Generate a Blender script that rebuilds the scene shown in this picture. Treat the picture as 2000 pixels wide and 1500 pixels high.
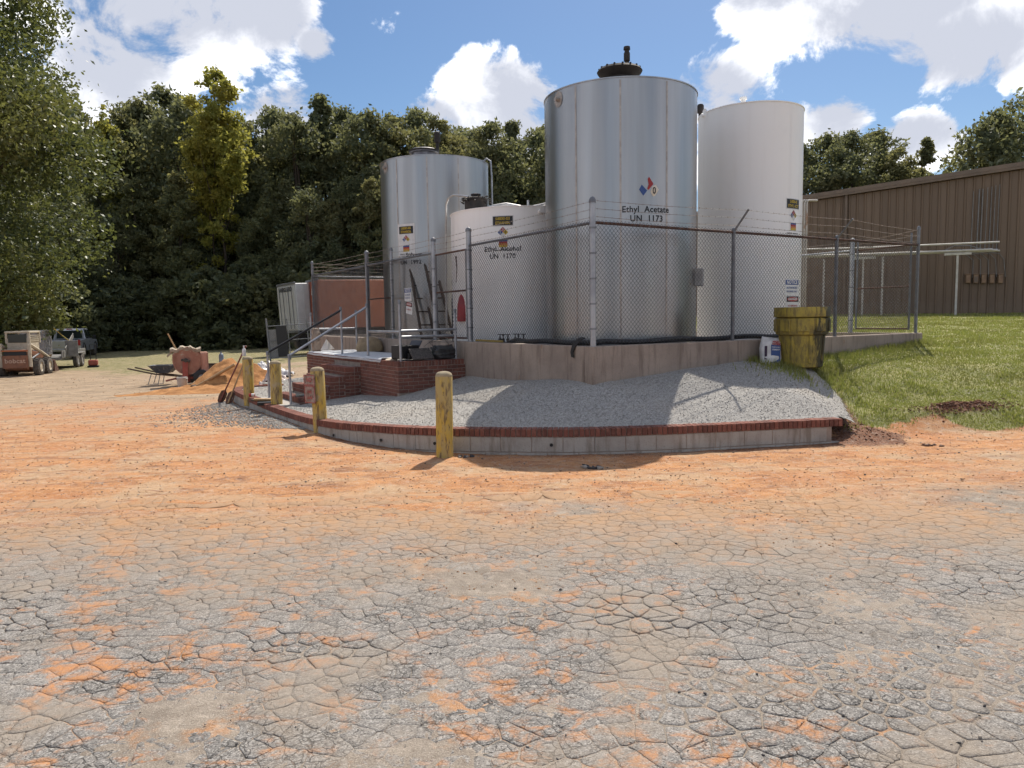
import bpy, bmesh, math, random
import numpy as np
from mathutils import Vector, Matrix

for o in list(bpy.data.objects):
    bpy.data.objects.remove(o, do_unlink=True)
SC = bpy.context.scene
COL = SC.collection
R = math.radians
rng = np.random.default_rng(7)
random.seed(7)

# ------------------------------------------------------------------ camera
EYE = 1.75
PITCH, ROLL = R(5.1), R(0.9)
fw = Vector((0, math.cos(PITCH), -math.sin(PITCH)))
rt0 = Vector((1, 0, 0))
up0 = rt0.cross(fw)
rt = rt0 * math.cos(ROLL) - up0 * math.sin(ROLL)
up = up0 * math.cos(ROLL) + rt0 * math.sin(ROLL)
cam_d = bpy.data.cameras.new('camera')
cam_d.sensor_width = 36.0
cam_d.lens = 25.92
cam_d.clip_start = 0.05
cam_d.clip_end = 4000
cam = bpy.data.objects.new('camera', cam_d)
COL.objects.link(cam)
M4 = Matrix(((rt.x, up.x, -fw.x, 0), (rt.y, up.y, -fw.y, 0), (rt.z, up.z, -fw.z, EYE), (0, 0, 0, 1)))
cam.matrix_world = M4
SC.camera = cam

# ------------------------------------------------------------------ sun, sky, exposure
SUN_EL, SUN_AZ = R(54), R(19.5)          # azimuth measured from +Y towards +X
sun_d = bpy.data.lights.new('sun', 'SUN')
sun_d.energy = 2.05
sun_d.angle = R(0.53)
sun_d.color = (1.0, 0.93, 0.82)
sun = bpy.data.objects.new('sun', sun_d)
COL.objects.link(sun)
sdir = Vector((math.sin(SUN_AZ) * math.cos(SUN_EL), math.cos(SUN_AZ) * math.cos(SUN_EL), math.sin(SUN_EL)))
sun.rotation_euler = sdir.to_track_quat('Z', 'Y').to_euler()
sun.location = (20, 60, 70)

SC.view_settings.view_transform = 'Standard'
SC.view_settings.look = 'None'
SC.view_settings.gamma = 1.0
SC.view_settings.exposure = 1.53
SC.view_settings.use_curve_mapping = False
SC.render.engine = 'CYCLES'
SC.cycles.use_denoising = True
SC.cycles.max_bounces = 5
SC.cycles.use_adaptive_sampling = True
SC.cycles.adaptive_threshold = 0.02
SC.cycles.transparent_max_bounces = 8
SC.cycles.caustics_reflective = False
SC.cycles.caustics_refractive = False


class NT:
    """small node-tree writer"""
    def __init__(s, tree):
        s.t = tree

    def n(s, kind, **kw):
        nd = s.t.nodes.new(kind)
        for k, v in kw.items():
            if k == 'inp':
                for kk, vv in v.items():
                    if isinstance(vv, bpy.types.NodeSocket):
                        s.t.links.new(vv, nd.inputs[kk])
                    elif vv is not None:
                        nd.inputs[kk].default_value = vv
            else:
                setattr(nd, k, v)
        return nd

    def math(s, op, a, b=None, c=None, clamp=False):
        nd = s.n('ShaderNodeMath', operation=op, use_clamp=clamp)
        for i, x in enumerate((a, b, c)):
            if x is None:
                continue
            if isinstance(x, bpy.types.NodeSocket):
                s.t.links.new(x, nd.inputs[i])
            else:
                nd.inputs[i].default_value = x
        return nd.outputs[0]

    def vmath(s, op, a, b=None, scale=None):
        nd = s.n('ShaderNodeVectorMath', operation=op)
        for i, x in enumerate((a, b)):
            if x is None:
                continue
            if isinstance(x, bpy.types.NodeSocket):
                s.t.links.new(x, nd.inputs[i])
            else:
                nd.inputs[i].default_value = x
        if scale is not None:
            nd.inputs['Scale'].default_value = scale
        return nd.outputs['Value'] if op in ('DOT_PRODUCT', 'LENGTH', 'DISTANCE') else nd.outputs[0]

    def mix(s, f, a, b, mode='MIX'):
        nd = s.n('ShaderNodeMix', data_type='RGBA', blend_type=mode)
        for i, x in ((0, f), (6, a), (7, b)):
            if isinstance(x, bpy.types.NodeSocket):
                s.t.links.new(x, nd.inputs[i])
            elif i == 0:
                nd.inputs[i].default_value = x
            else:
                nd.inputs[i].default_value = (*x[:3], 1)
        return nd.outputs[2]

    def noise(s, vec, scale, detail=4, rough=0.55, dist=0.0, out='Fac'):
        nd = s.n('ShaderNodeTexNoise', inp={'Vector': vec, 'Scale': scale, 'Detail': detail, 'Roughness': rough, 'Distortion': dist})
        return nd.outputs[out]

    def ramp(s, f, lo, hi, a=0.0, b=1.0, smooth=True):
        nd = s.n('ShaderNodeMapRange', interpolation_type='SMOOTHSTEP' if smooth else 'LINEAR',
                 inp={'Value': f, 'From Min': lo, 'From Max': hi, 'To Min': a, 'To Max': b})
        return nd.outputs[0]

    def scale3(s, vec, v):
        return s.vmath('MULTIPLY', vec, v)


# ---- world: Nishita sky with a procedural cumulus layer
world = bpy.data.worlds.new('World')
SC.world = world
world.use_nodes = True
wt = world.node_tree
for nd in list(wt.nodes):
    wt.nodes.remove(nd)
w = NT(wt)
sky = w.n('ShaderNodeTexSky', sky_type='NISHITA')
sky.sun_disc = False
sky.sun_elevation = SUN_EL
sky.sun_rotation = SUN_AZ
sky.altitude = 0
sky.air_density = 1.0
sky.dust_density = 0.6
sky.ozone_density = 3.0
tc = w.n('ShaderNodeTexCoord').outputs['Generated']
dirn = w.vmath('NORMALIZE', tc)
sep = w.n('ShaderNodeSeparateXYZ', inp={0: dirn})
dx, dy, dz = sep.outputs
az = w.math('ARCTAN2', dx, dy)
el = w.math('ARCSINE', dz)
# cumulus: soft cells in direction space, broken up by noise
lay = w.n('ShaderNodeCombineXYZ', inp={0: az, 1: w.math('MULTIPLY', el, 1.25), 2: 0.0}).outputs[0]
nz = w.n('ShaderNodeTexNoise', noise_dimensions='2D', inp={'Vector': lay, 'Scale': 7.5, 'Detail': 7.0, 'Roughness': 0.62, 'Distortion': 0.25})
n1 = nz.outputs['Fac']
n2 = w.n('ShaderNodeTexNoise', noise_dimensions='2D', inp={'Vector': w.vmath('ADD', lay, (5.1, 2.3, 0)), 'Scale': 3.0, 'Detail': 2.0}).outputs['Fac']
def px(x, y):
    d = fw * 1440 + rt * (x - 1000) - up * (y - 750)
    d.normalize()
    return math.atan2(d.x, d.y), math.asin(d.z) * 1.25
field = None
for (x, y, rx, ry) in ((300, -40, 320, 145), (200, 130, 150, 150), (520, 20, 120, 80), (615, 85, 45, 36),
                       (582, 232, 110, 62), (985, 200, 140, 95), (850, 240, 80, 60), (1080, 290, 300, 90),
                       (1410, 175, 120, 74), (1618, 235, 84, 60), (1790, 272, 84, 50),
                       (1740, 0, 260, 95), (1930, 70, 180, 85), (1500, 0, 100, 50)):
    a, e = px(x, y)
    q = w.vmath('MULTIPLY', w.vmath('SUBTRACT', lay, (a, e, 0)), (1440 / rx, 1440 / ry / 1.25, 0))
    b = w.math('SUBTRACT', 1.0, w.vmath('DOT_PRODUCT', q, q))
    field = b if field is None else w.math('MAXIMUM', field, b)
field = w.math('MAXIMUM', field, -1.2)
# outside this stretch of sky: unseen cumulus, made denser than in view to lift the ambient light
gen = w.ramp(n2, 0.36, 0.52, -1.2, 0.9)
inview = w.math('MULTIPLY', w.ramp(w.math('ABSOLUTE', az), 0.66, 0.9, 1, 0), w.ramp(el, 0.42, 0.56, 1, 0))
gen = w.math('SUBTRACT', gen, w.math('MULTIPLY', inview, 3.0))
field = w.math('MAXIMUM', field, gen)
dens = w.math('ADD', w.math('MULTIPLY', field, 0.75), w.math('MULTIPLY', w.math('SUBTRACT', n1, 0.5), 3.5))
mask = w.ramp(dens, 0.0, 0.45)
thick = w.ramp(w.math('ADD', w.math('MULTIPLY', field, 0.9), w.math('MULTIPLY', w.math('SUBTRACT', n2, n1), 1.6)), -0.1, 0.75)
ccol = w.mix(thick, (4.0, 4.0, 4.05), (1.5, 1.58, 1.82))
skyc = w.n('ShaderNodeHueSaturation', inp={'Saturation': 1.16, 'Value': 0.235, 'Color': sky.outputs[0]}).outputs[0]
final = w.mix(mask, skyc, ccol)
bg = w.n('ShaderNodeBackground', inp={'Color': final, 'Strength': 0.15})
world.cycles.sampling_method = 'MANUAL'
world.cycles.sample_map_resolution = 256
wo = w.n('ShaderNodeOutputWorld', inp={'Surface': bg.outputs[0]})

# ------------------------------------------------------------------ material helpers
def new_mat(name):
    m = bpy.data.materials.new(name)
    m.use_nodes = True
    t = m.node_tree
    for nd in list(t.nodes):
        t.nodes.remove(nd)
    return m, NT(t)


def finish(n, color, rough=0.7, metal=0.0, bump=None, bstr=0.3, bdist=0.01, spec=0.5, **kw):
    p = n.n('ShaderNodeBsdfPrincipled', inp={'Base Color': color if isinstance(color, bpy.types.NodeSocket) else (*color[:3], 1),
                                              'Roughness': rough, 'Metallic': metal, 'Specular IOR Level': spec, **kw})
    if bump is not None:
        b = n.n('ShaderNodeBump', inp={'Height': bump, 'Strength': bstr, 'Distance': bdist})
        n.t.links.new(b.outputs[0], p.inputs['Normal'])
    n.n('ShaderNodeOutputMaterial', inp={'Surface': p.outputs[0]})
    return p


MATS = {}
def simple(name, c1, c2=None, scale=6.0, rough=0.7, metal=0.0, bstr=0.15, fine=60.0, c3=None, t3=(0.6, 0.7), spec=0.5, stretch=None, lo=0.35, hi=0.65):
    """two-tone noise material with fine bump; c3: patches (rust, dirt, chips)"""
    if name in MATS:
        return MATS[name]
    m, n = new_mat(name)
    pos = n.n('ShaderNodeTexCoord').outputs['Object']
    if stretch:
        pos = n.scale3(pos, stretch)
    c2 = c2 or tuple(x * 0.8 for x in c1)
    f = n.ramp(n.noise(pos, scale, 6, 0.6), lo, hi)
    col = n.mix(f, c1, c2)
    fn = n.noise(pos, fine, 4, 0.6)
    col = n.mix(n.ramp(fn, 0.3, 0.7, 0, 0.18), col, tuple(x * 0.6 for x in c1))
    if c3:
        f3 = n.ramp(n.noise(n.vmath('ADD', pos, (3.3, 7.7, 1.1)), scale * 1.7, 7, 0.65), *t3)
        col = n.mix(f3, col, c3)
    finish(n, col, rough, metal, fn, bstr, 0.006, spec)
    MATS[name] = m
    return m


# ------------------------------------------------------------------ mesh builder
class MB:
    def __init__(s):
        s.v, s.f = [], []

    def add(s, vs, fs):
        o = len(s.v)
        s.v.extend([tuple(p) for p in vs])
        s.f.extend([tuple(i + o for i in f) for f in fs])
        return s

    def box(s, c, d, rz=0.0, ry=0.0, rx=0.0, taper=1.0):
        m = Matrix.Rotation(rz, 3, 'Z') @ Matrix.Rotation(ry, 3, 'Y') @ Matrix.Rotation(rx, 3, 'X')
        c = Vector(c)
        vs = []
        for z in (-1, 1):
            k = taper if z > 0 else 1.0
            for x, y in ((-1, -1), (1, -1), (1, 1), (-1, 1)):
                vs.append(c + m @ Vector((x * d[0] / 2 * k, y * d[1] / 2 * k, z * d[2] / 2)))
        return s.add(vs, [(3, 2, 1, 0), (4, 5, 6, 7), (0, 1, 5, 4), (1, 2, 6, 5), (2, 3, 7, 6), (3, 0, 4, 7)])

    def cbox(s, c, d, ch, rz=0.0, ry=0.0, rx=0.0):
        """box with chamfered edges (26-facet)"""
        m = Matrix.Rotation(rz, 3, 'Z') @ Matrix.Rotation(ry, 3, 'Y') @ Matrix.Rotation(rx, 3, 'X')
        c = Vector(c)
        bm = bmesh.new()
        bmesh.ops.create_cube(bm, size=1.0)
        for v in bm.verts:
            v.co = Vector((v.co.x * d[0], v.co.y * d[1], v.co.z * d[2]))
        bmesh.ops.bevel(bm, geom=list(bm.edges), offset=ch, segments=1, affect='EDGES')
        bm.verts.index_update()
        vs = [c + m @ v.co for v in bm.verts]
        fs = [[v.index for v in f.verts] for f in bm.faces]
        bm.free()
        return s.add(vs, fs)

    def tube(s, pts, r, n=8, caps=True, closed=False):
        pts = [Vector(p) for p in pts]
        k = len(pts)
        rs = r if isinstance(r, (list, tuple)) else [r] * k
        vs, fs = [], []
        prev = None
        for i, p in enumerate(pts):
            a = pts[max(i - 1, 0)]
            b = pts[min(i + 1, k - 1)]
            t = (b - a).normalized()
            if prev is None:
                ref = Vector((0, 0, 1)) if abs(t.z) < 0.9 else Vector((1, 0, 0))
                x = t.cross(ref).normalized()
            else:
                x = (prev - t * prev.dot(t)).normalized()
            prev = x
            y = t.cross(x)
            for j in range(n):
                an = 2 * math.pi * j / n
                vs.append(p + (x * math.cos(an) + y * math.sin(an)) * rs[i])
        for i in range(k - 1):
            for j in range(n):
                j2 = (j + 1) % n
                fs.append((i * n + j, i * n + j2, (i + 1) * n + j2, (i + 1) * n + j))
        if caps:
            fs.append(tuple(range(n - 1, -1, -1)))
            fs.append(tuple((k - 1) * n + j for j in range(n)))
        return s.add(vs, fs)

    def lathe(s, prof, n=24, c=(0, 0, 0), close=True, wob=None):
        """prof: (r, z) list, bottom to top"""
        vs, fs = [], []
        for (r, z) in prof:
            for j in range(n):
                a = 2 * math.pi * j / n
                k = 1.0 if wob is None else wob(a, z)
                vs.append((c[0] + r * k * math.cos(a), c[1] + r * k * math.sin(a), c[2] + z))
        for i in range(len(prof) - 1):
            for j in range(n):
                j2 = (j + 1) % n
                fs.append((i * n + j, i * n + j2, (i + 1) * n + j2, (i + 1) * n + j))
        if close:
            fs.append(tuple(range(n - 1, -1, -1)))
            fs.append(tuple((len(prof) - 1) * n + j for j in range(n)))
        return s.add(vs, fs)

    def prism(s, poly, z0, z1):
        n = len(poly)
        vs = [(x, y, z0) for x, y in poly] + [(x, y, z1) for x, y in poly]
        fs = [tuple(range(n - 1, -1, -1)), tuple(range(n, 2 * n))]
        fs += [(i, (i + 1) % n, n + (i + 1) % n, n + i) for i in range(n)]
        return s.add(vs, fs)

    def extrude(s, poly, axis_from, axis_to, m=None):
        """polygon in local (y, z) swept along x from..to"""
        n = len(poly)
        vs = [(axis_from, y, z) for y, z in poly] + [(axis_to, y, z) for y, z in poly]
        fs = [tuple(range(n)), tuple(range(2 * n - 1, n - 1, -1))]
        fs += [((i + 1) % n, i, n + i, n + (i + 1) % n) for i in range(n)]
        return s.add(vs, fs)

    def build(s, name, mat, parent=None, smooth=False, bevel=0.0, seg=2, kind=None, loc=None, rot=None, angle=40):
        me = bpy.data.meshes.new(name)
        me.from_pydata(s.v, [], s.f)
        me.update()
        if mat is not None:
            me.materials.append(mat)
        return obj(name, me, parent, smooth, bevel, seg, kind, loc, rot, angle)


def obj(name, me, parent=None, smooth=False, bevel=0.0, seg=2, kind=None, loc=None, rot=None, angle=40):
    o = bpy.data.objects.new(name, me)
    COL.objects.link(o)
    if parent is not None:
        o.parent = parent
    if loc is not None:
        o.location = loc
    if rot is not None:
        o.rotation_euler = rot
    if bevel:
        b = o.modifiers.new('bevel', 'BEVEL')
        b.width = bevel
        b.segments = seg
        b.limit_method = 'ANGLE'
        b.angle_limit = R(35)
    if smooth:
        for p in me.polygons:
            p.use_smooth = True
        me.set_sharp_from_angle(angle=R(angle))
    if kind:
        o['kind'] = kind
    return o


def np_mesh(name, verts, faces, mat, attrs=None, smooth=False):
    """fast mesh from numpy arrays; faces (n,3) or (n,4)"""
    verts = np.asarray(verts, np.float32)
    faces = np.asarray(faces, np.int32)
    me = bpy.data.meshes.new(name)
    nf, k = faces.shape
    me.vertices.add(len(verts))
    me.vertices.foreach_set('co', verts.ravel())
    me.loops.add(nf * k)
    me.loops.foreach_set('vertex_index', faces.ravel())
    me.polygons.add(nf)
    me.polygons.foreach_set('loop_start', np.arange(0, nf * k, k, dtype=np.int32))
    me.polygons.foreach_set('loop_total', np.full(nf, k, np.int32))
    if smooth:
        me.polygons.foreach_set('use_smooth', np.ones(nf, bool))
    me.update(calc_edges=True)
    if mat is not None:
        me.materials.append(mat)
    for an, av in (attrs or {}).items():
        a = me.attributes.new(an, 'FLOAT', 'POINT')
        a.data.foreach_set('value', np.asarray(av, np.float32))
    return me


def tag(o, label, cat, group=None, kind=None):
    o['label'] = label
    o['category'] = cat
    if group:
        o['group'] = group
    if kind:
        o['kind'] = kind
    return o


def empty(name, loc=(0, 0, 0), rz=0.0, label=None, cat=None, group=None, rot=None):
    o = bpy.data.objects.new(name, None)
    o.empty_display_size = 0.2
    COL.objects.link(o)
    o.location = loc
    o.rotation_euler = rot if rot else (0, 0, rz)
    if label:
        tag(o, label, cat, group)
    return o


def copy_tree(o, parent=None):
    c = o.copy()
    COL.objects.link(c)
    c.parent = parent
    for ch in list(o.children):
        copy_tree(ch, c)
    return c


# ------------------------------------------------------------------ numpy noise
def _hash(ix, iy, seed):
    h = (ix.astype(np.int64) * 374761393 + iy.astype(np.int64) * 668265263 + seed * 974711) & 0x7fffffff
    h = ((h ^ (h >> 13)) * 1274126177) & 0x7fffffff
    return ((h ^ (h >> 16)) & 0xffff) / 65535.0


def vnoise(x, y, seed=0):
    x = np.asarray(x, float); y = np.asarray(y, float)
    ix, iy = np.floor(x), np.floor(y)
    fx, fy = x - ix, y - iy
    fx = fx * fx * (3 - 2 * fx); fy = fy * fy * (3 - 2 * fy)
    a = _hash(ix, iy, seed); b = _hash(ix + 1, iy, seed); c = _hash(ix, iy + 1, seed); d = _hash(ix + 1, iy + 1, seed)
    return (a * (1 - fx) + b * fx) * (1 - fy) + (c * (1 - fx) + d * fx) * fy


def fbm(x, y, seed=0, oct=4, gain=0.5):
    s, amp, tot, f = 0, 1.0, 0, 1.0
    for i in range(oct):
        s = s + amp * vnoise(np.asarray(x) * f + 13.7 * i, np.asarray(y) * f + 7.1 * i, seed + i)
        tot += amp
        amp *= gain
        f *= 2.03
    return s / tot


def sstep(x, a, b):
    t = np.clip((np.asarray(x, float) - a) / (b - a), 0, 1)
    return t * t * (3 - 2 * t)


# ------------------------------------------------------------------ site frame: origin at the fence corner,
# a along the wall that runs to the building (U), b along the wall that runs past the steps (V)
CX, CY = 1.165, 10.6
TH = R(31.5)
U = (math.cos(TH), math.sin(TH))
V = (-U[1], U[0])
def W(a, b, z=None):
    x, y = CX + a * U[0] + b * V[0], CY + a * U[1] + b * V[1]
    return (x, y) if z is None else Vector((x, y, z))
def UV(x, y):
    return (x - CX) * U[0] + (y - CY) * U[1], (x - CX) * V[0] + (y - CY) * V[1]


# ------------------------------------------------------------------ lettering, turned into flat meshes while the scene is still empty
def make_texts(specs):
    out, tmp = {}, []
    for key, (body, size, bold) in specs.items():
        cu = bpy.data.curves.new('lettering', 'FONT')
        cu.body = body
        cu.size = size
        cu.align_x = 'CENTER'
        cu.align_y = 'CENTER'
        cu.offset = bold * size
        cu.space_character = 1.06
        cu.resolution_u = 3
        o = bpy.data.objects.new('lettering', cu)
        COL.objects.link(o)
        tmp.append((key, o, cu))
    dg = bpy.context.evaluated_depsgraph_get()
    for key, o, cu in tmp:
        ev = o.evaluated_get(dg)
        me = ev.to_mesh()
        out[key] = ([tuple(v.co) for v in me.vertices], [tuple(p.vertices) for p in me.polygons])
        ev.to_mesh_clear()
    for key, o, cu in tmp:
        bpy.data.objects.remove(o, do_unlink=True)
        bpy.data.curves.remove(cu)
    return out
TEXTS = make_texts({
    'acetate': ('Ethyl  Acetate', .138, .022), 'un1173': ('UN  1173', .138, .022),
    'alcohol': ('Ethyl  Alcohol', .130, .022), 'un1170': ('UN  1170', .130, .022),
    'solvent': ('Solvent', .130, .022), 'un1992': ('UN  1992', .130, .022), 'zero': ('0', .15, .02),
    'code1': ('S-000301-033', .075, .03), 'ethanol': ('ETHANOL', .075, .03), 'code2': ('S-00036-02', .075, .03), 'acet': ('ETHYL ACET', .075, .03),
    'flam': ('FLAMMABLE - KEEP FIRE AWAY', .03, .03), 'n3': ('3', .07, .02), 'n2': ('2', .07, .02), 'n0': ('0', .07, .02),
    'notice': ('NOTICE', .085, .03), 'auth': ('AUTHORIZED', .05, .02), 'pers': ('PERSONNEL ONLY', .042, .02), 'danger': ('DANGER', .06, .03),
    'nosmoke': ('NO SMOKING', .042, .02), 'bobcat': ('bobcat', .27, .02), 'vanguard': ('VANGUARD', .36, .03),
    'red1': ('HIGH', .075, .05), 'red2': ('WORK', .075, .05), 'blue1': ('PORTLAND', .045, .02), 'blue2': ('CEMENT', .055, .03),
    'park1': ('NO', .09, .02), 'park2': ('PARKING', .055, .02), 'park3': ('FIRE', .06, .02), 'park4': ('LANE', .06, .02)})
# ------------------------------------------------------------------ curved block wall: outer top edge and its height
CAP_CTRL = [(-5.7, 18.3, .215), (-6.38, 18.0, .215), (-6.5, 17.1, .21), (-5.12, 14.72, .175), (-4.06, 13.0, .175), (-3.08, 11.45, .22), (-2.2, 10.42, .28), (-1.01, 9.57, .33),
            (0.64, 9.24, .34), (1.62, 9.28, .34), (2.65, 9.43, .34), (4.42, 9.78, .34)]
def catmull(P, step):
    P = [Vector(p) for p in P]
    P = [P[0] * 2 - P[1]] + P + [P[-1] * 2 - P[-2]]
    out = []
    for i in range(1, len(P) - 2):
        a, b, c, d = P[i - 1:i + 3]
        n = max(2, int((c - b).length / step))
        for k in range(n):
            t = k / n
            out.append(0.5 * ((2 * b) + (c - a) * t + (2 * a - 5 * b + 4 * c - d) * t * t + (3 * b - a - 3 * c + d) * t ** 3))
    out.append(P[-2])
    return out
CAP = catmull(CAP_CTRL, 0.02)
_i0 = int(np.argmin([p.x for p in CAP]))
CAP_X = np.array([p.x for p in CAP[_i0:]]); CAP_Y = np.array([p.y for p in CAP[_i0:]])

FRONT = lambda X: np.interp(X, [3.5, 4.6, 6, 7.5, 10, 16, 30], [9.7, 10.15, 10.35, 10.35, 10.6, 11.0, 11.5])   # edge of the lawn

def ground_base(X, Y):
    X = np.asarray(X, float); Y = np.asarray(Y, float)
    z = -0.42 * sstep(-X, 3.5, 19) * sstep(Y, 11, 22) * (1 - 0.75 * sstep(Y, 44, 70))
    z = z - 0.07 * sstep(-X, 3, 6.5) * sstep(Y, 11, 16) * (1 - sstep(Y, 20, 26))
    d = Y - FRONT(X)
    lz = np.interp(d, [-0.3, 0, .5, 1.1, 2.1, 4.4, 9.5, 20, 60, 90], [0, .03, .26, .5, .84, 1.1, 1.36, 1.66, 1.75, 1.75])
    k = np.where(Y < 13, sstep(X, 3.7, 4.9), sstep(X, 3.7 - np.clip(Y - 13, 0, 7) * .5, 4.9 + np.clip(Y - 13, 0, 7) * .5))
    return z + lz * k

def lawn_mask(X, Y):
    d = Y - FRONT(X) + (fbm(X * 1.3, Y * 1.3, 31, 4) - .5) * 1.1
    k = sstep(X, 4.55, 5.1 - 0 * Y)
    return sstep(d, -.05, .22) * k

def sand_cover(X, Y):
    """how far loose sand buries the broken asphalt: 0 open cracks, 1 buried"""
    c = fbm(X * .42 + 3.1, Y * .55 + 1.7, 5, 4)
    c = .80 * sstep(c, .47, .68)
    c = np.maximum(c, sstep(Y + (fbm(X * .8, Y * .8, 9, 3) - .5) * 1.6, 5.6, 7.0))
    # a wide buried tongue in the left foreground and a band in the middle
    c = np.maximum(c, .92 * np.exp(-((X + 1.35) / .55) ** 2 - ((Y - 3.1) / .55) ** 2))
    c = c * (1 - .85 * np.exp(-((X - 1.2) / 1.3) ** 2 - ((Y - 2.6) / .8) ** 2))
    return np.clip(c, 0, 1)

def dirt_mask(X, Y):
    n = fbm(X * .45, Y * .9, 21, 5)
    edge = np.interp(X, [-12, -6, -3, 0, 3, 5, 7, 10], [6.6, 6.3, 6.2, 6.3, 6.6, 7.3, 8.2, 8.6])
    n2_ = fbm(X * 1.6, Y * 2.4, 23, 4)
    m = sstep(Y + (n - .5) * 4.2 + (n2_ - .5) * 1.8, edge - 2.0, edge + 1.4)
    m = m * (1 - .9 * sstep(Y, 19, 27)) * (1 - .2 * sstep(-X, 3, 8) * sstep(Y, 10, 15))
    return np.clip(m, 0, 1)

def ground_z(X, Y):
    X = np.asarray(X, float); Y = np.asarray(Y, float)
    z = ground_base(X, Y)
    near = (Y < 9.2) & (np.abs(X) < 12)
    z = z + np.where(near, -.0035 + sand_cover(X, Y) * .0135 + .006 * (fbm(X * 9, Y * 9, 45, 3) - .5), .010)
    # tyre ruts and washed ripples in the loose dirt
    dm = dirt_mask(X, Y)
    z = z + dm * .022 * (fbm(X * .9 + Y * .35, Y * 4.2, 41, 4) - .5)
    z = z + dm * .022 * (fbm(X * 6, Y * 6, 49, 3) - .5)
    for yc, kx_ in ((7.05, .012), (7.35, .012), (8.35, -.008), (8.68, -.008)):
        z = z - .016 * dm * np.exp(-((Y - yc - kx_ * X * X - .25 * np.sin(X * .35)) / .10) ** 2) * (.5 + .9 * fbm(X * 2.5, Y * .5, 55, 2))
    z = z + .03 * (fbm(X * .35, Y * .35, 43, 3) - .5) * sstep(Y, 7, 14)
    lm = lawn_mask(X, Y)
    z = z + lm * .07 * (fbm(X * 1.7, Y * 1.7, 47, 4) - .5)
    # torn turf heap beside the road, spoil heap at the wall end
    z = z + .09 * np.exp(-((X - 6.7) / .8) ** 2 - ((Y - 10.92 - .10 * (X - 6.7)) / .16) ** 2) * (.6 + .8 * fbm(X * 5, Y * 5, 51, 3))
    z = z + .10 * np.exp(-((X - 4.95) / .45) ** 2 - ((Y - 10.05) / .3) ** 2) * (.6 + .8 * fbm(X * 6, Y * 6, 53, 3))
    return z
def gz(x, y):
    return float(ground_z(np.array([x]), np.array([y]))[0])

# ---- materials of the ground
def ground_material():
    m, n = new_mat('yard_ground')
    pos = n.n('ShaderNodeNewGeometry').outputs['Position']
    at = lambda a: n.n('ShaderNodeAttribute', attribute_name=a).outputs['Fac']
    big = n.noise(pos, .55, 5, .6)
    mid = n.noise(pos, 3.2, 6, .62)
    fin = n.noise(pos, 38, 5, .7)
    grit = n.noise(pos, 150, 3, .7)
    streak = n.noise(n.scale3(pos, (1.2, 3.2, 1.0)), 1.9, 6, .7, .5)
    sand = n.mix(n.ramp(mid, .35, .65), (.275, .232, .188), (.21, .176, .143))
    sand = n.mix(n.ramp(big, .42, .62, 0, .7), sand, (.31, .265, .22))
    sand = n.mix(n.ramp(n.noise(pos, 2.1, 5, .7), .53, .66, 0, .8), sand, (.43, .215, .095))
    dirt = n.mix(n.ramp(streak, .34, .66), (.50, .24, .095), (.37, .16, .06))
    dirt = n.mix(n.ramp(n.noise(pos, 1.1, 6, .65), .45, .64, 0, .85), dirt, (.43, .29, .17))
    dirt = n.mix(n.ramp(n.noise(n.scale3(pos, (1, 2.6, 1)), 1.7, 6, .75, .4), .51, .64, 0, .85), dirt, (.20, .09, .048))
    dirt = n.mix(n.ramp(n.noise(n.scale3(n.vmath('ADD', pos, (3, 1, 0)), (.32, 2.0, 1)), 1.5, 5, .6, .3), .52, .64, 0, .7), dirt, (.45, .29, .165))
    dirt = n.mix(n.ramp(n.noise(n.vmath('ADD', pos, (7, 5, 0)), .9, 5, .65), .52, .68, 0, .6), dirt, (.42, .165, .06))
    tan = n.mix(n.ramp(n.noise(n.scale3(pos, (1, 3, 1)), 1.3, 7, .7), .38, .62), (.40, .29, .19), (.23, .165, .105))
    soil = n.mix(n.ramp(mid, .4, .6), (.18, .19, .06), (.27, .26, .09))
    dry = n.mix(n.ramp(mid, .4, .6), (.25, .22, .10), (.16, .15, .06))
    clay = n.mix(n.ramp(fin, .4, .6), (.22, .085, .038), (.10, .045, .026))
    dfac = n.math('ADD', at('dirt'), n.math('MULTIPLY', n.math('SUBTRACT', n.noise(pos, 2.4, 7, .72), .5), 1.1))
    col = n.mix(n.ramp(dfac, .15, 1.05), sand, dirt)
    col = n.mix(n.ramp(n.math('ADD', at('tan'), n.math('MULTIPLY', n.math('SUBTRACT', mid, .5), .8)), .3, .8), col, tan)
    col = n.mix(n.ramp(n.math('ADD', at('grass'), n.math('MULTIPLY', n.math('SUBTRACT', mid, .5), .7)), .35, .65), col, soil)
    col = n.mix(n.ramp(n.math('ADD', at('dry'), n.math('MULTIPLY', n.math('SUBTRACT', mid, .5), 1.3)), .35, .75), col, dry)
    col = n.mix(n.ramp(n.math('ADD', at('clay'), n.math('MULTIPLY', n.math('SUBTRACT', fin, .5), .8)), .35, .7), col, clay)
    mott = n.noise(pos, 11, 4, .72)
    col = n.mix(n.ramp(mott, .50, .68, 0, .55), col, n.mix(.5, col, (.10, .065, .045)))
    col = n.mix(n.ramp(mott, .34, .48, .35, 0), col, (.47, .40, .33))
    col = n.mix(n.ramp(grit, .54, .68, 0, .7), col, (.50, .45, .40))
    col = n.mix(n.ramp(grit, .32, .46, .7, 0), col, (.11, .085, .065))
    h = n.math('ADD', n.math('MULTIPLY', fin, .7), n.math('MULTIPLY', grit, .35))
    h = n.math('ADD', h, n.math('ADD', n.math('MULTIPLY', streak, 1.0), n.math('MULTIPLY', mott, 1.0)))
    finish(n, col, .95, 0, h, .75, .016, .2)
    return m
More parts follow.
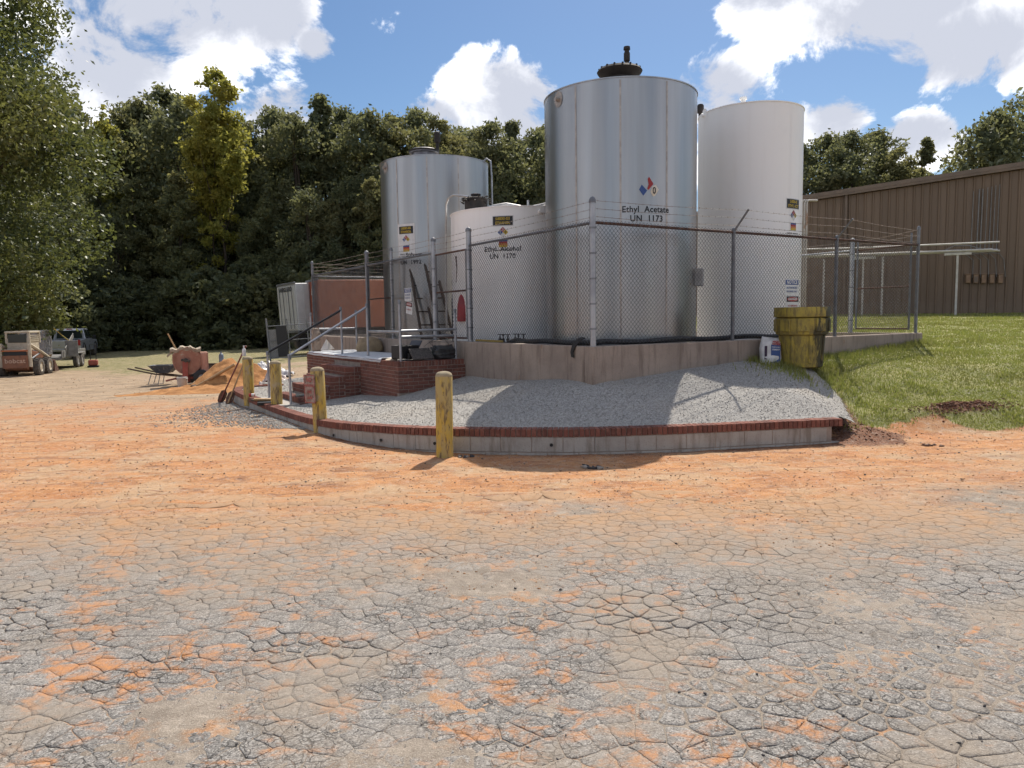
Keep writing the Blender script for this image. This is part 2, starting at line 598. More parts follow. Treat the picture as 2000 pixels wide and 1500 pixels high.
def asphalt_material():
    m, n = new_mat('worn_asphalt')
    pos = n.n('ShaderNodeNewGeometry').outputs['Position']
    big = n.noise(pos, .8, 5, .6)
    mid = n.noise(pos, 5, 6, .65)
    ag = n.n('ShaderNodeTexVoronoi', inp={'Vector': pos, 'Scale': 150.0, 'Randomness': 1.0})
    grit = n.noise(pos, 130, 4, .75)
    fine = n.noise(pos, 45, 5, .7)
    col = n.mix(n.ramp(mid, .35, .65), (.262, .242, .222), (.20, .187, .174))
    col = n.mix(n.ramp(big, .45, .62, 0, .6), col, (.175, .166, .157))
    agc = n.n('ShaderNodeSeparateColor', inp={0: ag.outputs['Color']}).outputs[0]
    col = n.mix(n.ramp(agc, .6, .95, 0, .6), col, (.46, .435, .405))
    col = n.mix(n.ramp(agc, .0, .3, .85, 0), col, (.075, .07, .066))
    col = n.mix(n.ramp(grit, .60, .72, 0, .6), col, (.42, .37, .31))
    col = n.mix(n.ramp(n.noise(pos, 17, 4, .72), .5, .68, 0, .5), col, (.12, .112, .105))
    wv = n.vmath('ADD', pos, n.vmath('SCALE', n.n('ShaderNodeTexNoise', inp={'Vector': pos, 'Scale': 14.0, 'Detail': 3.0}).outputs['Color'], None, .07))
    ve = n.n('ShaderNodeTexVoronoi', feature='DISTANCE_TO_EDGE', inp={'Vector': wv, 'Scale': 17.0}).outputs['Distance']
    crk = n.math('MULTIPLY', n.ramp(ve, .012, .055, 1, 0), n.ramp(n.noise(pos, 2.3, 3, .6), .44, .58))
    col = n.mix(n.math('MULTIPLY', crk, .75), col, (.06, .055, .05))
    st = n.noise(n.scale3(pos, (1.0, 1.35, 1)), 4.6, 6, .7, .5)
    st2 = n.noise(n.vmath('ADD', pos, (8.1, 2.2, 0)), .55, 3, .5)
    spx = n.n('ShaderNodeSeparateXYZ', inp={0: pos})
    track = n.math('ABSOLUTE', n.math('SUBTRACT', n.math('ADD', spx.outputs[0], 3.1), n.math('MULTIPLY', n.math('SUBTRACT', spx.outputs[1], 5.6), -.435)))
    st = n.math('ADD', st, n.math('MULTIPLY', n.ramp(track, .02, .28, .105, 0), n.ramp(spx.outputs[1], 3.0, 3.6)))
    sf = n.ramp(n.math('ADD', st, n.math('MULTIPLY', n.math('SUBTRACT', st2, .5), .35)), .50, .70, 0, .85)
    col = n.mix(sf, col, n.mix(n.ramp(fine, .35, .65), (.52, .225, .075), (.40, .20, .10)))
    dust = n.ramp(n.noise(n.vmath('ADD', pos, (1.5, 9.2, 0)), 1.1, 5, .6), .48, .66, 0, .7)
    sy_ = n.n('ShaderNodeSeparateXYZ', inp={0: pos}).outputs[1]
    dust = n.math('MAXIMUM', dust, n.ramp(n.math('ADD', sy_, n.math('MULTIPLY', n.math('SUBTRACT', big, .5), 5.0)), 3.6, 6.4, 0, .8))
    col = n.mix(dust, col, n.mix(n.ramp(n.math('ADD', sy_, n.math('MULTIPLY', n.math('SUBTRACT', mid, .5), 4.0)), 4.6, 7.0), (.29, .24, .19), (.41, .245, .13)))
    h = n.math('ADD', n.math('MULTIPLY', fine, .8), n.math('MULTIPLY', grit, .6))
    h = n.math('ADD', h, n.math('MULTIPLY', ag.outputs['Distance'], -.5))
    h = n.math('ADD', h, n.math('MULTIPLY', crk, -1.0))
    finish(n, col, .93, 0, h, .7, .008, .25)
    return m
M_GROUND = ground_material()
M_ASPH = asphalt_material()

def spaced(a, b, step, grow=1.18, far=600):
    core = list(np.arange(a, b + 1e-6, step))
    s, x, hi = step, core[-1], []
    while x < far:
        s *= grow; x += s; hi.append(x)
    return core, hi
cx, hx = spaced(-10.5, 10.5, .07)
gxs = np.array([-h for h in hx[::-1]] + cx + hx)
cy, hy = spaced(1.2, 13.2, .06, 1.06)
gys = np.array([-300., -120, -60, -30, -14, -7, -3.5, -1.5, -.3, .5] + cy + hy)
GX, GY = np.meshgrid(gxs, gys)
gzs = ground_z(GX, GY)
nx, ny = len(gxs), len(gys)
vid = np.arange(nx * ny).reshape(ny, nx)
gf = np.stack([vid[:-1, :-1], vid[:-1, 1:], vid[1:, 1:], vid[1:, :-1]], -1).reshape(-1, 4)
tanm = sstep(-GX, 3.5, 7) * sstep(GY + 12 * (fbm(GX * .22, GY * .30, 65, 4) - .5), 12, 24) + .9 * sstep(GY, 19, 24) * (GX < 3)
drym = sstep(GY + .35 * GX + 2 * (fbm(GX * .3, GY * .3, 61, 3) - .5) * 8, 23, 32) * (GX < 6) * .75
drym = np.maximum(drym, sstep(GY, 52, 62))
claym = np.exp(-((GX - 4.75) / .35) ** 2 - ((GY - 11.1) / 1.0) ** 2) + np.exp(-((GX - 5.0) / .5) ** 2 - ((GY - 10.05) / .32) ** 2) + 1.1 * np.exp(-((GX - 6.7) / .75) ** 2 - ((GY - 10.9 - .10 * (GX - 6.7)) / .15) ** 2)
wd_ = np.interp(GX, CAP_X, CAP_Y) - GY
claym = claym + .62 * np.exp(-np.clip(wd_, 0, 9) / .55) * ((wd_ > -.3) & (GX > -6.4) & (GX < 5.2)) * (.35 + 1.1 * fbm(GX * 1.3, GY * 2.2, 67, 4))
gme = np_mesh('ground', np.stack([GX, GY, gzs], -1).reshape(-1, 3), gf, M_GROUND, smooth=True, attrs={
    'dirt': dirt_mask(GX, GY).ravel(), 'grass': lawn_mask(GX, GY).ravel(), 'tan': np.clip(tanm, 0, 1).ravel(),
    'dry': np.clip(drym, 0, 1).ravel(), 'clay': np.clip(claym, 0, 1).ravel()})
ground = obj('ground', gme)
ground['kind'] = 'structure'
ground['label'] = 'bare yard of orange dirt and sand over broken asphalt'

# ---- broken asphalt plates, real pieces standing proud of the sand
def plates():
    sp = .112
    pts = []
    r = np.random.default_rng(3)
    j = 0
    y = 1.55
    while y < 7.0:
        hw = .80 * y + .5
        for i in range(int(-hw / sp) - 1, int(hw / sp) + 2):
            jit = r.uniform(-.42, .42, 2) * sp
            pts.append((i * sp + (j % 2) * sp * .5 + jit[0], y + jit[1]))
        y += sp * .88
        j += 1
    pts = np.array(pts)
    # cell size varies: drop some seeds so that some plates are larger
    pts = pts[r.random(len(pts)) > .12 + .34 * fbm(pts[:, 0] * .9, pts[:, 1] * .9, 15, 3)]
    cell = {}
    for k, (x, yy) in enumerate(pts):
        cell.setdefault((int(math.floor(x / .3)), int(math.floor(yy / .3))), []).append(k)
    res = []
    for k, (x0, y0) in enumerate(pts):
        cxi, cyi = int(math.floor(x0 / .3)), int(math.floor(y0 / .3))
        nb = [q for a in (-1, 0, 1) for b in (-1, 0, 1) for q in cell.get((cxi + a, cyi + b), []) if q != k]
        poly = [(-.3, -.3), (.3, -.3), (.3, .3), (-.3, .3)]
        for q in nb:
            ddx, ddy = pts[q][0] - x0, pts[q][1] - y0
            c = (ddx * ddx + ddy * ddy) / 2
            out = []
            L = len(poly)
            for t in range(L):
                p, s2 = poly[t], poly[(t + 1) % L]
                dp, ds = p[0] * ddx + p[1] * ddy - c, s2[0] * ddx + s2[1] * ddy - c
                if dp <= 0:
                    out.append(p)
                if dp * ds < 0:
                    tt = dp / (dp - ds)
                    out.append((p[0] + (s2[0] - p[0]) * tt, p[1] + (s2[1] - p[1]) * tt))
            poly = out
            if len(poly) < 3:
                break
        if len(poly) >= 3:
            res.append((x0, y0, [(a + x0, b + y0) for a, b in poly]))
    return res
PL = plates()
PP, meta = [], []
for (x0, y0, poly) in sorted(PL, key=lambda q: q[0] ** 2 * .2 + q[1] ** 2):
    P = []
    for i in range(len(poly)):
        a, b = poly[i], poly[(i + 1) % len(poly)]
        mm = max(1, int(math.hypot(b[0] - a[0], b[1] - a[1]) / (.015 if y0 < 4 else .022)))
        P += [(a[0] + (b[0] - a[0]) * k / mm, a[1] + (b[1] - a[1]) * k / mm) for k in range(mm)]
    if len(P) > 5:
        PP.append(np.array(P)); meta.append((x0, y0))
cut = np.cumsum([len(p) for p in PP])[:-1]
allP = np.vstack(PP)
dsp = .030 * np.stack([fbm(allP[:, 0] * 12, allP[:, 1] * 12, 71, 4, .75) - .5, fbm(allP[:, 0] * 12, allP[:, 1] * 12, 79, 4, .75) - .5], -1)
wide = sstep(fbm(allP[:, 0] * .9 + 4, allP[:, 1] * .9, 83, 3), .46, .64)
near_ = 1 - .8 * sstep(allP[:, 1], 3.3, 5.2)
wide = wide * near_
gapn = np.clip(.012 * (fbm(allP[:, 0] * 4, allP[:, 1] * 4, 85, 3) - .445), 0, .0042) * (.4 + .6 * near_) + .005 * wide
bas = ground_base(allP[:, 0], allP[:, 1])
rough = fbm(allP[:, 0] * 30, allP[:, 1] * 30, 89, 2) - .5
mt = np.array(meta)
hh = .006 + .010 * (fbm(mt[:, 0] * 1.1, mt[:, 1] * 1.1, 87, 3) - .45) + .0016 * (_hash(mt[:, 0] * 977, mt[:, 1] * 991, 3) - .5)
txs = (_hash(mt[:, 0] * 700 + 1, mt[:, 1] * 700, 5) - .5) * .016
tys = (_hash(mt[:, 0] * 700 + 9, mt[:, 1] * 700, 5) - .5) * .016
hh = hh * (1 - .45 * sstep(mt[:, 1], 3.5, 6))
gzc = ground_z(mt[:, 0], mt[:, 1])
near_pl, far_v, far_f, off = [], [], [], 0
for q, (P, dd, wd, gp, base, rg) in enumerate(zip(PP, np.split(dsp, cut), np.split(wide, cut), np.split(gapn, cut), np.split(bas, cut), np.split(rough, cut))):
    x0, y0 = meta[q]
    P = P + dd
    for it in range(2):
        Q = .5 * P + .25 * np.roll(P, 1, 0) + .25 * np.roll(P, -1, 0)
        P = P + (Q - P) * (wd[:, None] * .7 if it else .15 + .75 * wd[:, None])
    c = P.mean(0)
    dist = np.linalg.norm(P - c, axis=1, keepdims=True) + 1e-6
    P = c + (P - c) * (1 - gp[:, None] / dist)
    dist = np.linalg.norm(P - c, axis=1, keepdims=True) + 1e-6
    tz = base + hh[q] + (P[:, 0] - c[0]) * txs[q] + (P[:, 1] - c[1]) * tys[q]
    if tz.max() < gzc[q] - .002:
        continue                                     # buried under the sand
    N = len(P)
    rimi = c + (P - c) * (1 - (.0008 + .8 * gp[:, None] + .004 * wd[:, None]) / np.maximum(dist, .03))
    top = np.column_stack([rimi, tz + .001])
    rim = np.column_stack([P, tz - .0002 - .5 * gp - .0015 * wd])
    bot = np.column_stack([P + (P - c) / dist * .001, base - .035])
    inn = np.column_stack([c + (P - c) * .55, tz + .001 + .005 * rg])
    vs = np.vstack([bot, rim, top, inn, [[c[0], c[1], float(np.mean(tz)) + .001]]])
    i = np.arange(N); j2 = (i + 1) % N
    fs = []
    for a in range(3):
        fs += [np.stack([a * N + i, a * N + j2, (a + 1) * N + j2], -1), np.stack([a * N + i, (a + 1) * N + j2, (a + 1) * N + i], -1)]
    fs.append(np.stack([3 * N + i, 3 * N + j2, np.full(N, 4 * N)], -1))
    fs = np.vstack(fs)
    seen = abs(x0) < .70 * y0 + .1 and y0 > 2.3
    if seen and len(near_pl) < 295:
        vs = vs.copy(); vs[:, 0] -= x0; vs[:, 1] -= y0
        near_pl.append(obj('asphalt_piece', np_mesh('asphalt_piece', vs, fs, M_ASPH), ground, loc=(x0, y0, 0)))
    else:
        far_v.append(vs); far_f.append(fs + off); off += len(vs)
o = obj('asphalt_rubble', np_mesh('asphalt_rubble', np.vstack(far_v), np.vstack(far_f), M_ASPH), ground)
o['kind'] = 'stuff'

# ---- loose stones
def stones(P, S, seed, squash=.6):
    """octahedral chips: centres P (n,3), sizes S (n)"""
    r = np.random.default_rng(seed)
    n = len(P)
    base = np.array([(1, 0, 0), (-1, 0, 0), (0, 1, 0), (0, -1, 0), (0, 0, 1), (0, 0, -1)], float)
    q = r.normal(size=(n, 4)); q /= np.linalg.norm(q, axis=1, keepdims=True)
    wq, xq, yq, zq = q.T
    Rm = np.stack([1 - 2 * (yq * yq + zq * zq), 2 * (xq * yq - zq * wq), 2 * (xq * zq + yq * wq),
                   2 * (xq * yq + zq * wq), 1 - 2 * (xq * xq + zq * zq), 2 * (yq * zq - xq * wq),
                   2 * (xq * zq - yq * wq), 2 * (yq * zq + xq * wq), 1 - 2 * (xq * xq + yq * yq)], -1).reshape(n, 3, 3)
    sh = base[None] * r.uniform(.6, 1.25, (n, 6, 1)) + r.normal(scale=.18, size=(n, 6, 3))
    vv = np.einsum('nij,nkj->nki', Rm, sh) * S[:, None, None]
    vv[:, :, 2] *= squash
    vv = vv + P[:, None, :]
    f = np.array([(0, 2, 4), (2, 1, 4), (1, 3, 4), (3, 0, 4), (2, 0, 5), (1, 2, 5), (3, 1, 5), (0, 3, 5)])
    fa = (f[None] + (np.arange(n) * 6)[:, None, None]).reshape(-1, 3)
    return vv.reshape(-1, 3), fa

m, n = new_mat('gravel_stone')
pos = n.n('ShaderNodeNewGeometry').outputs['Position']
vo = n.n('ShaderNodeTexVoronoi', inp={'Vector': pos, 'Scale': 78.0, 'Randomness': 1.0})
rc = n.n('ShaderNodeSeparateColor', inp={0: vo.outputs['Color']}).outputs[0]
col = n.mix(rc, (.23, .215, .20), (.46, .44, .41))
col = n.mix(n.ramp(n.noise(pos, 90, 3, .7), .4, .7, 0, .35), col, (.24, .23, .215))
col = n.mix(n.ramp(n.noise(pos, .9, 4, .6), .5, .7, 0, .25), col, (.42, .36, .29))
finish(n, col, .9, 0, n.math('MULTIPLY', vo.outputs['Distance'], -1.0), .8, .012, .3)
M_GRAVEL = m
m, n = new_mat('dark_pebble')
rp = n.n('ShaderNodeNewGeometry').outputs['Random Per Island']
finish(n, n.mix(n.ramp(rp, .55, .75), (.055, .05, .05), (.30, .26, .22)), .85)
M_PEB = m

m, n = new_mat('dirt_crumb')
rp = n.n('ShaderNodeNewGeometry').outputs['Random Per Island']
cc = n.mix(rp, (.38, .20, .10), (.20, .12, .075))
cc = n.mix(n.ramp(rp, .72, .74), cc, (.36, .32, .275))
cc = n.mix(n.ramp(rp, .90, .92), cc, (.08, .07, .06))
finish(n, cc, .9)
M_CRUMB = m
m, n = new_mat('turned_clod')
rp = n.n('ShaderNodeNewGeometry').outputs['Random Per Island']
finish(n, n.mix(rp, (.17, .065, .032), (.07, .035, .022)), .95)
M_CLOD = m
def in_yard(X, Y):
    """behind the curved wall or inside the enclosure"""
    return (Y > np.interp(X, CAP_X, CAP_Y) - .03) & (X > -6.6) & (X < 4.6)
r = np.random.default_rng(11)
k = 800
Yp = 2.3 + 8 * r.random(k) ** 1.3
Xp = (r.random(k) * 1.5 - .75) * Yp
S = .004 + .010 * r.random(k) ** 3
S *= .8 * np.where(r.random(k) < .04, 1.5, 1) * (.6 + Yp / 9)
o = obj('pebbles', np_mesh('pebbles', *stones(np.stack([Xp, Yp, ground_z(Xp, Yp) + .006 + S * .3], -1), S, 5), M_PEB))
tag(o, 'small dark pebbles and asphalt crumbs strewn over the yard', 'pebbles', kind='stuff')

# ---- crumbs of dirt and asphalt that roughen the surface
r = np.random.default_rng(37)
k = 26000
Yc = 1 / (1 / 4.4 + r.random(k) * (1 / 30.0 - 1 / 4.4))
Xc = (r.random(k) * 1.56 - .8) * Yc
okc = (r.random(k) < .25 + .75 * np.maximum(dirt_mask(Xc, Yc), sstep(-Xc, 3, 6))) & (lawn_mask(Xc, Yc) < .3) & ~in_yard(Xc, Yc)
Xc, Yc = Xc[okc], Yc[okc]
S = (.003 + .009 * r.random(len(Xc)) ** 2.5) * (.5 + Yc / 11)
vC, fC = stones(np.stack([Xc, Yc, ground_z(Xc, Yc) + S * .15], -1), S, 41)
Xd = 6.7 + r.normal(0, .45, 900); Yd = 10.9 + .10 * (Xd - 6.7) + r.normal(0, .08, 900)
Xe = 4.85 + r.normal(0, .25, 300); Ye = 10.2 + r.normal(0, .25, 300)
Xd, Yd = np.concatenate([Xd, Xe]), np.concatenate([Yd, Ye])
S = .006 + .020 * r.random(len(Xd)) ** 2.5
vD, fD = stones(np.stack([Xd, Yd, ground_z(Xd, Yd) + S * .2], -1), S, 43)
o = obj('dirt_crumbs', np_mesh('dirt_crumbs', vC, fC, M_CRUMB))
tag(o, 'crumbs of orange dirt and grit lying over the yard', 'dirt', kind='stuff')
o = obj('turned_soil', np_mesh('turned_soil', vD, fD, M_CLOD))
tag(o, 'dark clods of freshly turned soil at the lawn edge', 'soil', kind='stuff')

# ---- gravel bed between the curved wall and the tank enclosure
GC = [(p.x, p.y, p.z - .03) for p in CAP[::25]]
GC += [(1.165, 10.6, .765), (2.37, 11.34, .88), (3.32, 11.92, .95), (4.16, 12.43, .99), (5.0, 12.9, 1.0), (0, 12.5, .70), (-.9, 13.97, .67),
       (-2.03, 13.2, .37), (-2.5, 14.0, .32), (-3.05, 14.9, .26), (-3.6, 14.5, .2), (-4.15, 14.2, .13), (-4.9, 15.6, .15), (-5.05, 18.1, .26),
       (-3.9, 16.2, .22), (-6.2, 18.3, .2), (-5.6, 16.6, .2), (4.75, 12.0, .86), (4.35, 10.55, .56), (4.55, 11.2, .66), (5.2, 11.0, .3), (5.4, 12.2, .7), (5.0, 10.2, .1)]
GC = np.array(GC)
def tps_fit(C):
    d = np.linalg.norm(C[:, None, :2] - C[None, :, :2], axis=-1)
    K = np.where(d > 0, d * d * np.log(d + 1e-9), 0) + np.eye(len(C)) * .02
    Pm = np.column_stack([np.ones(len(C)), C[:, :2]])
    A = np.block([[K, Pm], [Pm.T, np.zeros((3, 3))]])
    return np.linalg.solve(A, np.concatenate([C[:, 2], np.zeros(3)]))
GW = tps_fit(GC)
CAPS = np.array([tuple(p) for p in CAP[::8]])
def gravel_z(X, Y):
    X = np.asarray(X, float); Y = np.asarray(Y, float)
    sh = X.shape
    Q = np.stack([X.ravel(), Y.ravel()], -1)
    d = np.linalg.norm(Q[:, None] - GC[None, :, :2], axis=-1)
    K = d * d * np.log(d + 1e-9)
    z = K @ GW[:-3] + GW[-3] + Q @ GW[-2:]
    dc = np.linalg.norm(Q[:, None] - CAPS[None, :, :2], axis=-1)
    k_ = dc.argmin(1)
    z = np.minimum(z, CAPS[k_, 2] - .012 + np.maximum(0, dc.min(1) - .2) * .5)
    z = z + np.clip(dc.min(1) * 2 - .4, 0, 1) * .035 * (fbm(Q[:, 0] * 1.6, Q[:, 1] * 1.6, 91, 3) - .5) + .010 * (fbm(Q[:, 0] * 22, Q[:, 1] * 22, 93, 2) - .5)
    return z.reshape(sh)
def gvz(x, y):
    return float(gravel_z(np.array([x]), np.array([y]))[0])
def in_poly(X, Y, poly):
    c = np.zeros(X.shape, bool)
    m = len(poly)
    for i in range(m):
        x1, y1 = poly[i]; x2, y2 = poly[(i + 1) % m]
        cond = ((y1 > Y) != (y2 > Y)) & (X < (x2 - x1) * (Y - y1) / (y2 - y1 + 1e-12) + x1)
        c ^= cond
    return c
def offset_curve(d):
    out = []
    for i in range(0, len(CAP), 6):
        a, b = CAP[max(i - 3, 0)], CAP[min(i + 3, len(CAP) - 1)]
        t = (b - a); t.z = 0; t.normalize()
        out.append((CAP[i].x - t.y * d, CAP[i].y + t.x * d))
    return out
GPOLY = offset_curve(.10) + [(4.75, 10.1), (5.05, 11.2), (4.95, 12.2), (4.35, 12.65)] + [W(.1, .1), W(.1, 4), W(.1, 10.6), W(-1.3, 11.0), (-6.5, 18.6)]
xs = np.arange(-7.2, 5.6, .05); ys = np.arange(9.1, 20.2, .05)
QX, QY = np.meshgrid(xs, ys)
inside = in_poly(QX, QY, GPOLY)
cellm = inside[:-1, :-1] & inside[1:, :-1] & inside[:-1, 1:] & inside[1:, 1:]
used = np.zeros_like(inside)
used[:-1, :-1] |= cellm; used[1:, :-1] |= cellm; used[:-1, 1:] |= cellm; used[1:, 1:] |= cellm
idx = -np.ones(inside.shape, int); idx[used] = np.arange(used.sum())
QZ = np.full(QX.shape, 0.0); QZ[used] = gravel_z(QX[used], QY[used])
q = np.stack([idx[:-1, :-1][cellm], idx[:-1, 1:][cellm], idx[1:, 1:][cellm], idx[1:, :-1][cellm]], -1)
gb = obj('gravel_bed', np_mesh('gravel_bed', np.stack([QX[used], QY[used], QZ[used]], -1), q, M_GRAVEL, smooth=True))
gb['kind'] = 'structure'
gb['label'] = 'sloping bed of pale grey gravel below the concrete wall'
r = np.random.default_rng(13)
cand = np.column_stack([r.uniform(-7, 5.1, 90000), r.uniform(9.1, 19, 90000)])
ok = in_poly(cand[:, 0], cand[:, 1], GPOLY) & (r.random(90000) < np.clip(1.3 - (cand[:, 1] - 9) * .06, .3, 1))
a_, b_ = (cand[:, 0] - CX) * U[0] + (cand[:, 1] - CY) * U[1], (cand[:, 0] - CX) * V[0] + (cand[:, 1] - CY) * V[1]
ok &= ~((a_ > -.02) & (b_ > -.02)) & ~((a_ > -1.4) & (b_ > 3.86) & (b_ < 9.65) & (a_ < .1)) & ~((a_ > -2.68) & (a_ < -1.3) & (b_ > 5.8) & (b_ < 7.55))
cand = cand[ok]
S = r.uniform(.005, .011, len(cand))
sv, sf = stones(np.stack([cand[:, 0], cand[:, 1], gravel_z(cand[:, 0], cand[:, 1]) + S * .25], -1), S, 17)
# spill of the same stone outside the wall at the foot of the steps
k = 5200
t = r.random(k)
ci = (t * .42 * (len(CAP_X) - 1)).astype(int)
cpx, cpy = CAP_X[ci], CAP_Y[ci]
dd = np.abs(r.normal(0, .75, k)) * np.sin(np.clip(t, .02, 1) * 3.14) + .04
Xs, Ys = cpx - .78 * dd, cpy - .63 * dd
S2 = r.uniform(.012, .024, k)
sv2, sf2 = stones(np.stack([Xs, Ys, ground_z(Xs, Ys) + S2 * .2], -1), S2, 19)
o = obj('gravel', np_mesh('gravel', np.vstack([sv, sv2]), np.vstack([sf, sf2 + len(sv)]), M_GRAVEL))
tag(o, 'loose pale grey gravel stones on the bed and spilled past the curved wall', 'gravel', kind='stuff')

# ---- grass blades on the lawn
m, n = new_mat('grass_blade')
geo = n.n('ShaderNodeNewGeometry')
pos = geo.outputs['Position']
rp = geo.outputs['Random Per Island']
col = n.mix(rp, (.20, .235, .055), (.38, .38, .115))
col = n.mix(n.ramp(n.noise(pos, .8, 4, .6), .45, .65, 0, .7), col, (.20, .185, .06))
col = n.mix(n.ramp(rp, .88, .9), col, (.36, .31, .15))
d1 = n.n('ShaderNodeBsdfPrincipled', inp={'Base Color': col, 'Roughness': .55, 'Specular IOR Level': .35})
d2 = n.n('ShaderNodeBsdfTranslucent', inp={'Color': n.mix(.5, col, (.30, .34, .06))})
mx = n.n('ShaderNodeMixShader', inp={0: .38, 1: d1.outputs[0], 2: d2.outputs[0]})
n.n('ShaderNodeOutputMaterial', inp={'Surface': mx.outputs[0]})
M_GRASS = m
def blades(X, Y, Z, H, Wd, seed):
    r = np.random.default_rng(seed)
    k = len(X)
    a = r.uniform(0, 2 * np.pi, k)
    ln = r.uniform(.1, .7, k) * H
    la = r.uniform(0, 2 * np.pi, k)
    bx, by = np.cos(a) * Wd / 2, np.sin(a) * Wd / 2
    P0 = np.stack([X - bx, Y - by, Z - .01], -1); P1 = np.stack([X + bx, Y + by, Z - .01], -1)
    P2 = np.stack([X + ln * np.cos(la), Y + ln * np.sin(la), Z + H], -1)
    v = np.stack([P0, P1, P2], 1).reshape(-1, 3)
    return v, np.arange(3 * k).reshape(-1, 3)
r = np.random.default_rng(23)
k = 150000
Yg = 1 / (1 / 10.0 + r.random(k) * (1 / 34.0 - 1 / 10.0))
Xg = 4.3 + r.random(k) * (Yg * .80 - 3.2)
a_, b_ = (Xg - CX) * U[0] + (Yg - CY) * U[1], (Xg - CX) * V[0] + (Yg - CY) * V[1]
clay = np.exp(-((Xg - 6.7) / .7) ** 2 - ((Yg - 10.9 - .10 * (Xg - 6.7)) / .14) ** 2) + .9 * np.exp(-((Xg - 4.85) / .3) ** 2 - ((Yg - 10.9) / .8) ** 2)
ok = (lawn_mask(Xg, Yg) * 1.1 > r.random(k)) & ~((a_ < 8.6) & (b_ > -.05)) & (clay < r.random(k) * .9)
Xg, Yg = Xg[ok], Yg[ok]
H = r.uniform(.010, .026, len(Xg)) * (1 + 1.0 * (fbm(Xg * 2, Yg * 2, 97, 3) > .58)) * np.where(r.random(len(Xg)) < .03, 2.2, 1) + .0006 * Yg
v1, f1 = blades(Xg, Yg, ground_z(Xg, Yg), H, .006 + .0011 * Yg, 29)
# rougher fringe round the drum and along the wall foot
k = 2600
a = r.uniform(3.2, 8.6, k); b = -np.abs(r.normal(0, .16, k)) - .02
Xf = CX + a * U[0] + b * V[0]; Yf = CY + a * U[1] + b * V[1]
Xf = np.concatenate([Xf, 4.8 + r.normal(0, .42, 2200)]); Yf = np.concatenate([Yf, 11.85 + r.normal(0, .3, 2200)])
v2, f2 = blades(Xf, Yf, np.maximum(ground_z(Xf, Yf), gravel_z(Xf, Yf) * (Xf < 4.7)), r.uniform(.05, .13, len(Xf)), np.full(len(Xf), .014), 31)
o = obj('grass', np_mesh('grass', np.vstack([v1, v2]), np.vstack([f1, f2 + len(v1)]), M_GRASS))
tag(o, 'short mown grass covering the slope up to the brown building', 'grass', kind='stuff')
# ------------------------------------------------------------------ building materials
def concrete_mat(name, a, b, stain, rust=None, scale=1.3):
    m, n = new_mat(name)
    pos = n.n('ShaderNodeNewGeometry').outputs['Position']
    big = n.noise(pos, scale, 6, .6)
    fin = n.noise(pos, 30, 5, .7)
    drip = n.noise(n.scale3(pos, (5, 5, .55)), 1.7, 6, .65)
    col = n.mix(n.ramp(big, .35, .65), a, b)
    col = n.mix(n.ramp(drip, .48, .68, 0, .75), col, stain)
    col = n.mix(n.ramp(fin, .55, .75, 0, .4), col, tuple(x * 1.25 for x in a))
    col = n.mix(n.ramp(n.noise(pos, 75, 2, .6), .3, .4, .5, 0), col, tuple(x * .4 for x in a))
    if rust:
        rf = n.noise(n.vmath('ADD', n.scale3(pos, (1.0, 1.0, .6)), (2.2, .7, 3.1)), 3.1, 6, .7)
        col = n.mix(n.ramp(rf, .63, .72, 0, .85), col, rust)
    finish(n, col, .9, 0, n.math('ADD', n.math('MULTIPLY', fin, .6), big), .4, .01, .25)
    return m
M_CONC = concrete_mat('stained_concrete', (.35, .285, .235), (.265, .215, .18), (.17, .13, .105), (.27, .12, .045))
M_SLAB = concrete_mat('slab_concrete', (.42, .39, .36), (.34, .32, .30), (.26, .23, .21))
M_CMU = concrete_mat('block_concrete', (.40, .37, .33), (.33, .30, .265), (.20, .165, .13), None, 3.0)
m, n = new_mat('red_brick')
oi = n.n('ShaderNodeObjectInfo').outputs['Random']
pos = n.n('ShaderNodeNewGeometry').outputs['Position']
col = n.mix(oi, (.21, .082, .060), (.125, .054, .043))
col = n.mix(n.ramp(n.noise(pos, 14, 5, .65), .5, .68, 0, .6), col, (.30, .15, .11))
col = n.mix(n.ramp(n.noise(pos, 45, 3, .7), .55, .75, 0, .35), col, (.34, .25, .21))
finish(n, col, .88, 0, n.noise(pos, 70, 4, .7), .5, .008, .25)
M_BRICK = m
M_MORTAR = simple('brick_mortar', (.33, .27, .225), (.25, .20, .165), 9, .95)
M_GALV = simple('galvanised_steel', (.42, .43, .45), (.30, .31, .335), 4, .45, .65, .05, 40)
M_GALVD = simple('weathered_galvanised', (.25, .26, .275), (.17, .175, .19), 7, .6, .5, .08, 50, (.16, .095, .06), (.62, .72))
M_RUST = simple('rusty_pipe', (.15, .075, .050), (.085, .045, .034), 9, .8, .25, .2, 70, (.30, .27, .25), (.58, .68))
M_BLACK = simple('black_pipe', (.022, .022, .024), (.035, .033, .032), 6, .45, .3, .05)
M_WIRE = simple('fence_wire', (.12, .125, .135), (.075, .075, .085), 5, .55, .6, 0.0, c3=(.12, .07, .045), t3=(.55, .65))
M_WIRER = simple('rusty_fence_wire', (.26, .19, .15), (.34, .30, .27), 3, .7, .4, 0.0)
M_SHEETM = simple('white_sign_metal', (.72, .72, .71), (.62, .61, .59), 8, .45, 0, .02)
M_INK = simple('black_ink', (.012, .012, .014), None, 5, .5, 0, 0)
M_YINK = simple('yellow_ink', (.60, .42, .03), None, 5, .5, 0, 0)
M_BLUE = simple('blue_ink', (.025, .065, .22), (.035, .08, .25), 9, .45, 0, 0)
M_RED = simple('red_ink', (.38, .025, .02), (.30, .02, .02), 9, .45, 0, 0)
M_ORANGE_INK = simple('orange_ink', (.62, .22, .04), None, 9, .45, 0, 0)

